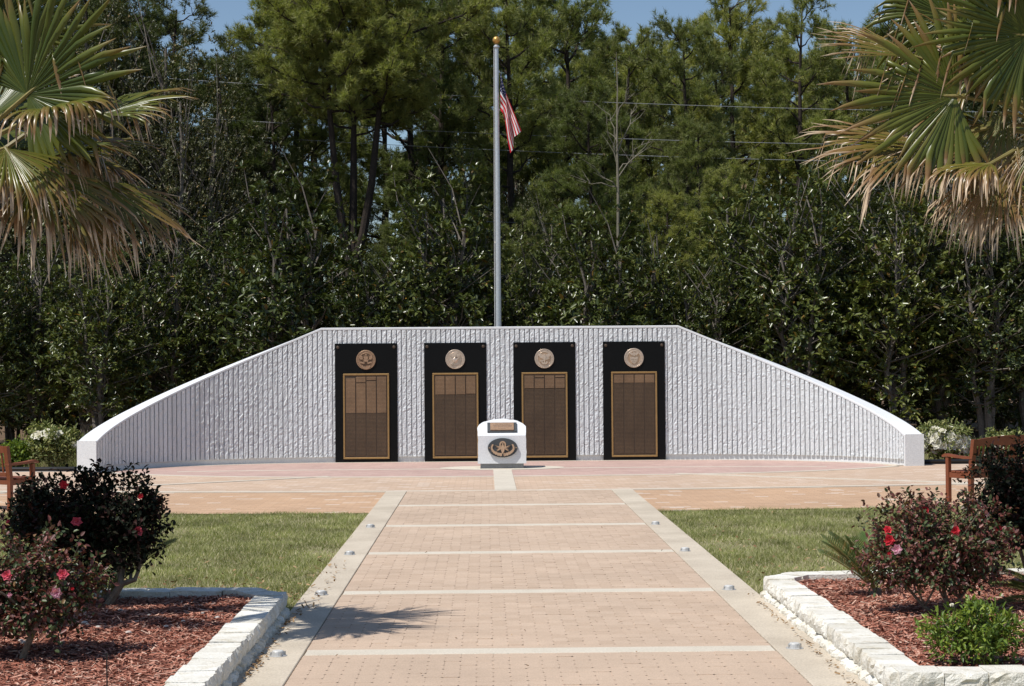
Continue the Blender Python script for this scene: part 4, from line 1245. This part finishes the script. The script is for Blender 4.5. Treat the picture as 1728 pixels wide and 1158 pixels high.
# bare dead tree, pale branches
bt = at(1043, 600, 46.5)
e = empty('bare_tree', (bt[0], 46.5, -0.05), 'bare pale leafless young tree standing before the pines', 'tree')
g = G()
pp = np.array([at(1045, 640, 46.5), at(1043, 480, 46.5), at(1043, 330, 46.5), at(1041, 230, 46.5), at(1042, 150, 46.5), at(1040, 88, 46.5)]); pp[0, 2] = -.3
g.tube(pp, [.05, .045, .038, .028, .018, .006], 7)
g.part('trunk', M['pale_bark'], e)
for (a, b) in (((1043, 285), (1024, 210)), ((1043, 290), (1082, 245)), ((1043, 255), (1074, 175)), ((1043, 240), (1030, 195)), ((1043, 300), (1100, 230)), ((1043, 320), (1002, 285)), ((1041, 200), (1068, 140)), ((1043, 315), (985, 305))):
    p0 = at(*a, 46.5); p1 = at(*b, 46.5 + rnd(-.5, .5)); lp = wobble(p0, p1, 5, .05)
    g = G(); g.tube(lp, [.02, .017, .013, .009, .004], 5, cap=False)
    for _ in range(5):
        q = lp[random.randint(1, 4)]; dq = norm(p1 - p0 + rng.normal(0, .5, 3)) * rnd(.3, .7); g.tube([q, q + dq * .5 + rng.normal(0, .03, 3), q + dq], [.010, .007, .003], 4, cap=False)
    g.part('branch', M['pale_bark'], e)

# ------------------------------------------------------------------ overhead wires
for i, (l, r_) in enumerate((((900, 167), (1400, 186)), ((870, 227), (1340, 243)), ((865, 254), (1280, 269)), ((960, 377), (1210, 382)))):
    a, b = at(*l, 51.6), at(*r_, 51.6); t = (b - a) / (b[0] - a[0])
    xs = np.linspace(-34, 34, 35)
    pts = [a + t * (x - a[0]) + np.array([0, 0, 0.0012 * (x - 4) ** 2 - 0.02]) for x in xs]
    g = G(); g.tube(pts, 0.0075, 5)
    lab = ['topmost thin overhead wire crossing before the pines', 'second thin overhead wire from the top crossing before the pines', 'third thin overhead wire from the top, passing behind the flag tip', 'lowest thin overhead wire, just above the magnolia tops'][i]
    tag(g.part('overhead_wire', M['wire'], None), lab, 'wire', 'overhead wires')

# ------------------------------------------------------------------ fan palms
def frond(parent, crown_c, hub, axis, nrm, L, spread, droop, dry, nseg=46, cup=0.15, seed=0):
    r = np.random.default_rng(seed)
    a = norm(axis); nrm = norm(np.asarray(nrm, float) - a * np.dot(nrm, a)); b = np.cross(nrm, a)
    K = 9; ts = np.linspace(0, 1, K)
    V = []; F = []; dr = []; nv_ = 0
    sp = R(spread); dphi = 2 * sp / nseg
    for j in range(nseg):
        ph = -sp + dphi * (j + .5)
        ph += r.normal(0, .012); d = norm(a * math.cos(ph) + b * math.sin(ph) + nrm * r.normal(0, .014))
        Lj = L * (.72 + .28 * math.cos(ph * .75)) * r.uniform(.74, 1.10)
        side = -a * math.sin(ph) + b * math.cos(ph)
        dj = droop * r.uniform(.55, 1.5); kink = r.random() < (.20 + .55 * dry); kt = r.uniform(.5, .85)
        twist = r.normal(0, .5)
        wob = np.zeros(3); p = np.array(hub, float); dc = d + nrm * cup * .4; dc = norm(dc); step = Lj / (K - 1)
        for i, t in enumerate(ts):
            if i:
                wgt = dj * max(0, t - .38) ** 1.6 * 1.2
                if kink and t > kt: wgt = max(wgt, .75)
                wob = wob + (r.normal(0, .06, 3) if t > .55 else 0); dd_ = norm((dc + wob) * (1 - min(.97, wgt)) + np.array([0, 0, -1.0]) * min(.97, wgt)); p = p + dd_ * step
            wd = 2 * L * t * math.tan(dphi / 2) * 1.02 if t < .66 else 2 * L * .66 * math.tan(dphi / 2) * 1.02 * (1 - ((t - .66) / .34) ** 1.4) + .0015
            tw = twist * max(0, t - .5) * 2
            sd = side * math.cos(tw) + nrm * math.sin(tw)
            fold = nrm * wd * .42
            V += [p - sd * wd / 2, p + fold, p + sd * wd / 2]
            e = np.clip(dry + (t ** 4) * (.55 + .5 * dry) + r.normal(0, .03) + (.30 if kink and t > kt else 0) - .12, 0, 1); dr += [e] * 3
        for i in range(K - 1):
            q = nv_ + i * 3; F += [(q, q + 1, q + 4, q + 3), (q + 1, q + 2, q + 5, q + 4)]
        nv_ += K * 3
    bl = part('frond', V, np.array(F), M['palm'], parent, attr=dr)
    cc = np.array(crown_c, float); hb = np.array(hub, float)
    mid = (cc + hb) / 2 + np.array([0, 0, .10 * np.linalg.norm(hb - cc)])
    g = G(); g.tube([cc, mid, hb, hb + a * L * .22], [.022, .017, .013, .003], 6)
    g.part('petiole', M['petiole'], bl)
    return bl


def palm(name, base, crown, lab, specs, Yc, seed):
    e = empty(name, (base[0], base[1], 0.10), lab, 'palm tree')
    g = G(); k = 14
    zz = np.linspace(0.0, crown[2] - 0.05, 22)
    g.tube([(base[0] + (crown[0] - base[0]) * (z / crown[2]), base[1], z) for z in zz], [0.155 + .018 * (i % 2) for i in range(22)], 14); g.part('trunk', M['palm_trunk'], e)
    for i, (hx, hy, hY, tx, ty, tY, nrm, L, sp, dp, dry) in enumerate(specs):
        hub = at(hx, hy, hY); tip = at(tx, ty, tY)
        frond(e, crown, hub, tip - hub, nrm, L, sp, dp, dry, seed=seed + i)
    # the rest of the crown, away from the picture
    return e


def fill_fronds(e, crown, dirs, seed):
    for i, (az, el, L, dp, dry) in enumerate(dirs):
        d = np.array([math.cos(R(az)) * math.cos(R(el)), math.sin(R(az)) * math.cos(R(el)), math.sin(R(el))])
        hub = np.array(crown) + d * .62
        frond(e, crown, hub, d + np.array([0, 0, -.15]), np.array([-d[0] * d[2], -d[1] * d[2], 1]), L, 85, dp, dry, seed=seed + i)


CL = (-3.52, 11.55, 3.06)
pl_ = palm('fan_palm', (-3.52, 11.55), CL, 'fan palm with ragged green and straw fronds over the mulch bed with the gnarled roses', [
    (46, 160, 11.3, 150, 70, 11.2, (.10, -.93, .25), .86, 122, .25, .08),
    (165, 195, 11.8, 300, 158, 11.9, (-.25, -.45, .85), .66, 52, .75, .22),
    (82, 185, 11.2, 150, 172, 11.0, (.1, -.35, .9), .62, 88, 1.9, .34),
    (62, 288, 11.3, 150, 420, 11.1, (.55, -.75, .35), .78, 62, .8, .36),
    (165, 305, 11.7, 290, 400, 11.7, (.45, -.35, .75), .80, 60, .6, .40),
    (-20, 60, 11.6, 10, -60, 11.6, (.25, -.95, .2), .85, 80, .2, .10),
    (10, 250, 11.1, 60, 330, 10.9, (.5, -.75, .45), .66, 62, 1.5, .36),
    (100, 255, 12.0, 220, 290, 12.3, (.0, -.3, .95), .70, 70, 1.2, .38),
    (120, 330, 11.5, 180, 440, 11.5, (.7, -.5, .3), .66, 42, .8, .50),
], 11.5, 100)
fill_fronds(pl_, CL, [(150, 35, .8, .5, .1), (200, 10, .8, .7, .25), (250, 25, .75, .5, .1), (110, 15, .8, .6, .2), (170, 65, .8, .3, .05), (60, 55, .8, .4, .1), (225, -25, .75, 1.2, .5), (140, -25, .75, 1.2, .5), (90, 30, .85, .6, .15), (45, 5, .85, .7, .3), (20, 20, .8, .7, .2)], 200)
CR = (4.16, 12.3, 3.42)
pr_ = palm('fan_palm', (4.16, 12.3), CR, 'fan palm with many bent straw fronds over the mulch bed with the green azalea', [
    (1612, 162, 12.0, 1460, 160, 12.0, (-.30, -.90, .05), .88, 112, .25, .22),
    (1545, 96, 12.3, 1395, 62, 12.4, (.25, -.6, .75), .70, 34, .3, .42),
    (1556, 240, 12.2, 1390, 264, 12.1, (.1, -.55, .8), .92, 44, .45, .46),
    (1672, 276, 11.9, 1560, 300, 11.7, (-.05, -.25, .95), .58, 62, 1.6, .44),
    (1600, 28, 12.5, 1520, -20, 12.6, (-.1, -.95, -.2), .72, 95, .9, .16),
    (1735, 60, 11.9, 1600, 45, 11.9, (-.1, -.97, -.1), .80, 105, .35, .14),
    (1690, 285, 12.1, 1690, 400, 12.0, (-.3, -.9, .1), .66, 40, .4, .58),
    (1650, 110, 12.5, 1560, 170, 12.8, (-.2, -.6, .7), .74, 75, 1.3, .32),
    (1700, 190, 12.2, 1640, 300, 12.2, (-.6, -.6, .4), .66, 46, 1.2, .36),
    (1640, 215, 12.5, 1500, 285, 12.6, (-.1, -.6, .75), .78, 46, .9, .66),
    (1665, 120, 12.7, 1560, 95, 12.9, (.1, -.7, .6), .80, 44, .7, .60),
    (1655, 290, 12.4, 1600, 400, 12.4, (-.5, -.8, .2), .62, 34, .5, .70),
    (1760, 225, 12.0, 1745, 340, 11.9, (-.2, -.9, .2), .60, 45, .9, .45),
], 12.3, 300)
fill_fronds(pr_, CR, [(30, 35, .8, .5, .1), (340, 10, .8, .7, .25), (290, 30, .75, .5, .1), (70, 15, .8, .6, .2), (10, 65, .8, .3, .05), (120, 50, .8, .4, .1), (310, -25, .75, 1.2, .5), (40, -25, .75, 1.2, .5), (165, 45, .8, .5, .15), (150, 15, .85, .6, .25), (195, 60, .8, .4, .1)], 400)

# ------------------------------------------------------------------ shrubs
def flower(parent, c, face, r, mat, k=11):
    face = norm(face); VF = []
    ref = norm(np.cross(face, [0, 0, 1.0])); up = np.cross(ref, face)
    Pn = []; D = []; Nm = []; Ls = []
    for ring, (m_, tilt, s) in enumerate(((k // 2 + 1, .35, 1.0), (k // 2, .75, .75), (3, 1.3, .5))):
        for i in range(m_):
            a = 2 * math.pi * i / m_ + ring * .5 + rnd(-.2, .2)
            rd = ref * math.cos(a) + up * math.sin(a)
            D.append(norm(rd + face * tilt)); Nm.append(norm(face - rd * tilt)); Pn.append(np.array(c) + face * .004 * ring); Ls.append(r * s * rnd(.85, 1.1))
    V, F = leaves(np.array(Pn), np.array(D), np.array(Nm), np.array(Ls), np.array(Ls) * .95, .25)
    return part('flower', V, F, M[mat], parent)


def shrub(name, base, lab, cat, lobes, ncl, k, L, Wd, leaf, stems, flowers, grp=None, spread=1.0, shoots=0):
    """lobes: (cx,cy,cz,rx,ry,rz) ellipsoids in world coordinates"""
    e = empty(name, base, lab, cat, grp)
    C = []; A = []
    vol = np.array([l[3] * l[4] * l[5] for l in lobes]); vol = vol / vol.sum()
    for l, fr in zip(lobes, vol):
        n = int(ncl * fr) + 1; v = rand_dir(n); rr = rng.random(n) ** .45
        ph = rng.uniform(0, 6.28, 3)
        lob = 1 + .20 * np.sin(4 * np.arctan2(v[:, 1], v[:, 0]) + ph[0]) + .16 * np.sin(6 * v[:, 2] + ph[1] + 3 * v[:, 0])
        C.append(np.array(l[:3]) + v * np.array(l[3:]) * (rr * lob)[:, None]); A.append(norm(v + np.array([0, 0, .45]) + rand_dir(n) * .5))
    C = np.concatenate(C); A = np.concatenate(A)
    # upright shoots breaking the outline
    sg = G()
    for _ in range(shoots):
        i = rng.integers(len(C)); c = C[i]
        l = lobes[rng.integers(len(lobes))]
        dv = norm([rng.normal(0, .7), rng.normal(0, .7), rnd(.5, 1.2)])
        c = np.array(l[:3]) + dv * np.array(l[3:]) * .92
        tp = c + norm(dv + np.array([0, 0, .4])) * rnd(.06, .16)
        sg.tube([c - dv * .08, (c + tp) / 2, tp], [.003, .0025, .0015], 4)
        q = np.linspace(0.1, 1, 6)[:, None]; C = np.concatenate([C, c + (tp - c) * q]); A = np.concatenate([A, np.repeat(dv[None], 6, 0)])
    V, F = rosettes(C, A, k, L, Wd, spread, jit=L * .6)
    part('foliage', V, F, M[leaf], e)
    for st in stems:
        g = G(); pts = np.array(st[0], float); g.tube(pts, np.linspace(st[1], st[2], len(pts)), 8)
        # forks into the foliage
        for _ in range(st[3] if len(st) > 3 else 5):
            t = C[rng.integers(len(C))]; o = pts[-1] if random.random() < .6 else pts[len(pts) // 2]
            g.tube([o, (o + t) / 2 + rng.normal(0, .03, 3), t], [st[2] * .8, st[2] * .5, .003], 5, cap=False)
        g.part('stem', M['stem'], e)
    if shoots: sg.part('shoots', M['stem'], e, 'stuff')
    for (c, fc, r, mt) in flowers: flower(e, c, fc, r, mt)
    return e


zl = 0.12
# gnarled rose in the palm's shade
Yb = 12.9
lob = [(-3.05, 12.9, .80, .45, .42, .27), (-2.70, 12.85, .74, .36, .36, .27), (-3.28, 12.95, .66, .32, .34, .28), (-2.92, 12.9, .60, .50, .40, .28), (-2.55, 12.9, .66, .20, .25, .22), (-2.84, 12.9, .96, .15, .16, .12), (-3.42, 12.95, .74, .16, .2, .14)]
b0 = at(172, 1018, 12.75)
shrub('rose_bush', (b0[0], 12.75, zl), 'large gnarled dark rose bush with dim pink blooms in the palm shade', 'rose bush', lob, 1500, 7, .043, .026, 'rose_leaf_shaded',
      [([(b0[0], 12.75, .08), at(205, 985, 12.75), at(200, 950, 12.8), at(170, 920, 12.85)], .032, .02, 8), ([at(198, 988, 12.75), at(228, 978, 12.75), at(236, 955, 12.8), at(232, 925, 12.85)], .022, .013, 5),
       ([at(205, 985, 12.76), at(210, 950, 12.9), at(204, 915, 12.9)], .014, .010, 4), ([at(220, 980, 12.76), at(222, 955, 12.9), at(216, 925, 12.9)], .013, .009, 4)],
      [(at(130, 881, 12.46), (.1, -1, .2), .042, 'pink_petal'), (at(233, 896, 12.62), (.3, -1, .1), .042, 'pink_petal'), (at(108, 819, 12.6), (0, -1, .4), .040, 'red_petal'), (at(237, 838, 12.7), (.4, -1, .2), .024, 'red_petal'), (at(15, 882, 12.6), (-.2, -1, .2), .026, 'pink_petal')], shoots=46)
# small rose with bright blooms in front
s0 = at(34, 1113, 10.5)
lob = [(-2.86, 10.6, .60, .34, .32, .20), (-2.62, 10.65, .52, .28, .30, .22), (-3.10, 10.6, .46, .30, .30, .22), (-2.50, 10.7, .58, .22, .2, .14), (-2.80, 10.55, .40, .40, .30, .16)]
shrub('rose_bush', (s0[0], 10.5, zl), 'small rose bush with bright pink blooms on a leaning grey stem', 'rose bush', lob, 900, 7, .038, .023, 'rose_leaf',
      [([s0 + np.array([0, 0, -.03]), at(48, 1085, 10.5), at(62, 1050, 10.52), at(78, 1020, 10.56)], .022, .016, 8), ([at(62, 1050, 10.52), at(40, 1010, 10.6), at(0, 990, 10.6)], .013, .009, 5)],
      [(at(106, 970, 10.30), (.1, -1, .35), .040, 'pink_petal'), (at(95, 1000, 10.24), (.15, -1, -.1), .040, 'rose_petal'), (at(13, 971, 10.3), (-.1, -1, .3), .036, 'pink_petal'), (at(17, 1004, 10.24), (-.1, -1, .1), .018, 'rose_petal'), (at(122, 994, 10.4), (.2, -1, .2), .014, 'red_petal')], shoots=34)
# purple-leaved rose in the other bed
s1 = at(1598, 1046, 12.0)
lob = [(3.02, 12.0, .66, .40, .36, .24), (3.32, 12.05, .62, .32, .34, .26), (2.80, 12.0, .52, .26, .3, .22), (3.10, 11.95, .44, .42, .34, .18), (3.40, 12.0, .46, .22, .26, .18)]
shrub('rose_bush', (s1[0], 12.0, zl), 'rounded rose bush with purple tinged leaves and red blooms before the lawn', 'rose bush', lob, 1100, 7, .038, .022, 'rose_leaf',
      [([s1 + np.array([0, 0, -.03]), at(1598, 1020, 12.0), at(1590, 980, 12.0)], .018, .012, 6), ([s1, at(1560, 1025, 12), at(1530, 990, 12.0)], .013, .009, 6), ([s1, at(1620, 1010, 12), at(1640, 980, 12.05)], .013, .009, 5)],
      [(at(1501, 912, 11.62), (-.2, -1, .2), .046, 'red_petal'), (at(1498, 895, 11.7), (-.2, -.8, .6), .036, 'red_petal'), (at(1513, 927, 11.6), (-.1, -1, .1), .038, 'rose_petal'), (at(1612, 896, 11.66), (.1, -1, .3), .038, 'red_petal'), (at(1561, 862, 11.8), (0, -.7, .8), .036, 'red_petal'), (at(1500, 934, 11.6), (0, -1, .1), .014, 'red_petal')], shoots=54)
# dark rose under the other palm
s2 = at(1738, 960, 13.4)
lob = [(4.10, 13.4, .88, .38, .36, .28), (4.36, 13.4, .80, .40, .36, .30), (3.98, 13.4, .64, .26, .3, .22), (4.30, 13.4, .60, .40, .34, .22)]
shrub('rose_bush', (s2[0], 13.4, zl), 'dark rose bush with one red bloom in front of the wooden bench', 'rose bush', lob, 1300, 7, .042, .025, 'rose_leaf_shaded',
      [([s2 + np.array([0, 0, -.1]), at(1722, 930, 13.4), at(1700, 905, 13.4)], .018, .012, 6), ([s2, at(1738, 925, 13.4), at(1745, 890, 13.4)], .02, .012, 6)],
      [(at(1682, 891, 13.0), (-.3, -1, .1), .046, 'red_petal'), (at(1667, 869, 13.1), (-.4, -1, .2), .020, 'rose_petal')], shoots=40)
# green azalea, front bed
s3 = at(1640, 1128, 10.0)
lob = [(2.66, 10.05, .31, .16, .17, .10), (2.86, 10.05, .33, .16, .17, .12), (2.97, 10.1, .28, .12, .15, .13), (2.76, 9.98, .24, .23, .2, .09)]
shrub('azalea', (2.80, 10.0, zl), 'small bright green azalea with buds in the mulch', 'azalea', lob, 300, 8, .044, .015, 'azalea_leaf',
      [([(2.8, 10.02, .08), (2.76, 10.02, .22), (2.70, 10.02, .32)], .010, .006, 8), ([(2.82, 10.02, .08), (2.86, 10.02, .22), (2.92, 10.02, .34)], .010, .006, 8), ([(2.81, 10.04, .08), (2.81, 10.05, .25)], .008, .005, 8)],
      [(at(1606, 1022, 9.95), (-.2, -.5, .8), .016, 'white_petal'), (at(1665, 1039, 9.9), (.2, -.5, .8), .013, 'white_petal'), (at(1690, 1006, 10.0), (.2, -.5, .8), .012, 'white_petal')], spread=.8, shoots=8)
# azaleas beyond the plaza
def pale_azalea(px, py0, py1, wpx, Y, lab, nfl, name='azalea', leaf='azalea_pale', ncl=420):
    c = at(px, (py0 + py1) / 2, Y); z1 = at(px, py0, Y)[2]; rx = wpx / 2 / FPX * Y
    lob = [(c[0], Y, z1 * .58, rx * .82, rx * .7, z1 * .40), (c[0] + rx * .35, Y, z1 * .5, rx * .55, rx * .6, z1 * .38), (c[0] - rx * .4, Y + .1, z1 * .62, rx * .5, rx * .5, z1 * .34)]
    fl = []
    for _ in range(nfl):
        v = norm([rng.normal(0, .7), -abs(rng.normal(.6, .4)), rng.normal(.35, .5)]); l = lob[rng.integers(3)]
        fl.append((np.array(l[:3]) + v * np.array(l[3:]) * 1.0, v, rnd(.075, .125), 'white_petal'))
    shrub(name, (c[0], Y, -0.02), lab, 'azalea', lob, ncl, 7, .085, .032, leaf, [([(c[0], Y, -.05), (c[0] + .03, Y, z1 * .4)], .03, .02, 10), ([(c[0] + .05, Y, -.05), (c[0] - .15, Y, z1 * .45)], .025, .015, 8)], fl, shoots=22)
pale_azalea(88, 722, 792, 96, 33.1, 'pale green azalea with few white blooms beside the stub of the wall', 9)
pale_azalea(1596, 722, 784, 84, 33.1, 'azalea covered in white blooms beside the stub of the wall', 85)
pale_azalea(1700, 738, 782, 70, 33.2, 'azalea with white blooms seen through the slats of the bench', 20)
pale_azalea(28, 757, 790, 44, 33.0, 'low bright green leafy plant beside the pale azalea', 0, 'leafy_plant', 'azalea_leaf', 160)
pale_azalea(1665, 760, 784, 60, 33.4, 'low green leafy plant behind the back of the bench', 2, 'leafy_plant', 'azalea_leaf', 160)

# sago fronds
def sago(base, specs, lab):
    e = empty('sago_palm', base, lab, 'sago palm')
    g = G(); g.lathe([(.05, -.04), (.055, .02), (.04, .05), (.02, .07)], 10, tuple(base)); g.part('trunk', M['palm_trunk'], e)
    for (az, el, L) in specs:
        d = np.array([math.cos(R(az)) * math.cos(R(el)), math.sin(R(az)) * math.cos(R(el)), math.sin(R(el))]); b = np.array(base) + np.array([0, 0, .04])
        t = np.linspace(0, 1, 30)[:, None]; pts = b + d * L * t + np.array([0, 0, -.20 * L]) * t ** 2
        T = norm(np.gradient(pts, axis=0)); Sd = norm(np.cross(T, [0, 0, 1.0])); U = np.cross(Sd, T)
        VF = []
        for sg_ in (-1, 1):
            D = norm(T * .75 + Sd * sg_ + U * .45); ll = (np.sin(np.clip(t[:, 0], .03, 1) * math.pi) ** .5 * .15 + .02) * L / .7
            VF.append(leaves(pts[2:], D[2:], U[2:], ll[2:], np.full(28, .011), .2))
        V, F = merge(VF); fr = part('frond', V, F, M['sago'], e)
        g = G(); g.tube(pts[::3], np.linspace(.008, .003, 10), 5); g.part('rachis', M['petiole'], fr)
sb = at(1478, 985, 13.0)
sago((2.90, 13.0, zl), [(178, 58, .66), (196, 52, .70), (160, 50, .62), (90, 60, .6), (20, 55, .5), (215, 62, .6), (185, 44, .6)], 'sago palm fronds arching out behind the purple leaved rose')
sago((-2.86, 13.25, zl), [(5, 55, .80), (-8, 46, .76), (30, 55, .7), (160, 50, .6), (90, 50, .6), (220, 45, .5)], 'sago palm fronds showing behind the gnarled dark rose')
sago((4.02, 12.3, zl), [(180, 40, .5), (160, 25, .5), (215, 30, .52), (100, 45, .5), (20, 45, .5), (300, 40, .5), (190, 12, .45)], 'sago palm at the foot of the palm with straw fronds')

# ------------------------------------------------------------------ benches
def bench(loc, rz, lab, Wb=1.5):
    """faces local +y, origin at the back leg nearest the walk axis; width along local x (sign via Wb)"""
    e = empty('garden_bench', loc, lab, 'bench', 'wooden benches on the plaza', rz)
    s = 1 if Wb > 0 else -1; w_ = abs(Wb)
    def bx(name, x0, x1, y0, y1, z0, z1, parent=e, b=.004):
        xa, xb = sorted((s * x0, s * x1)); g = G(); g.bevbox(xa, xb, y0, y1, z0, z1, b); return g.local(name, M['wood'], parent)
    def slanted(name, x0, x1, z0, z1, th=.05, rake=.16, y_at0=0.0, parent=e):
        # back post or slat leaning backwards above the seat
        xa, xb = sorted((s * x0, s * x1)); V = []
        for z in (z0, z1):
            yy = y_at0 - max(0, z - .40) * rake
            V += [(xa, yy, z), (xb, yy, z), (xb, yy + th, z), (xa, yy + th, z)]
        g = G(); g.add(V, [(3, 2, 1, 0), (4, 5, 6, 7), (0, 1, 5, 4), (1, 2, 6, 5), (2, 3, 7, 6), (3, 0, 4, 7)]); return g.local(name, M['wood'], parent)
    D = 0.50
    for x0 in (0.0, w_ - .06):
        bx('leg', x0, x0 + .06, 0, .06, 0.0, .40)
        slanted('back_post', x0, x0 + .06, .398, .855, .06)
        bx('leg', x0 + .002, x0 + .058, D - .06, D, 0.0, .60)
        # arm: dips then curls at the front
        xa, xb = sorted((s * (x0 - .008), s * (x0 + .068)))
        prof = [(-.035, .598), (.10, .592), (.30, .600), (.48, .615), (.555, .600), (.56, .625), (.50, .650), (.30, .632), (.10, .624), (-.035, .632)]
        g = G(); n = len(prof)
        V = [(xa, y, z) for y, z in prof] + [(xb, y, z) for y, z in prof]
        g.add(V, [tuple(range(n)), tuple(range(2 * n - 1, n - 1, -1))] + [(i, i + n, (i + 1) % n + n, (i + 1) % n) for i in range(n)]); g.local('armrest', M['wood'], e)
        bx('side_rail', x0 + .012, x0 + .048, .058, D - .058, .33, .40)
    bx('front_rail', .058, w_ - .058, D - .05, D - .012, .34, .402)
    bx('back_rail', .058, w_ - .058, .012, .05, .34, .402)
    for k in range(5):
        y0 = .03 + k * .094; bx('seat_slat', .006 + .056 * (k in (0, 4)), w_ - .006 - .056 * (k in (0, 4)), y0, y0 + .078, .403, .425)
    # arched top rail
    xs = np.linspace(.058, w_ - .058, 17); V = []
    for x in xs:
        q = (x - w_ / 2) / (w_ / 2); up = .055 * (1 - q * q); yy = -.066
        for (yo, z) in ((0.006, .765), (.040, .765), (.034, .842 + up), (0.0, .842 + up)): V.append((s * x, yy + yo, z))
    n = len(xs); F = [(i * 4 + j, (i + 1) * 4 + j, (i + 1) * 4 + (j + 1) % 4, i * 4 + (j + 1) % 4) for i in range(n - 1) for j in range(4)] + [(0, 1, 2, 3), tuple((n - 1) * 4 + j for j in range(4))[::-1]]
    g = G(); g.add(V, F); g.local('top_rail', M['wood'], e)
    bx('lower_back_rail', .058, w_ - .058, -.018, .014, .455, .505)
    xk = .105
    while xk < w_ - .12:
        wide = abs(xk + .05 - w_ / 2) < .07
        wd = .15 if wide else .026
        slanted('centre_splat' if wide else 'back_slat', xk, xk + wd, .50, .772, .016, .16, .012); xk += wd + .052
    return e


pR = at(1637, 700, 22.95)
bench((pR[0], 22.95, 0.0), R(26), 'brown slatted wooden bench behind the dark rose with one bloom', 1.5)
pL = at(17, 700, 23.3)
bench((pL[0], 23.3, 0.0), R(-26), 'brown slatted wooden bench behind the large gnarled rose', -1.5)
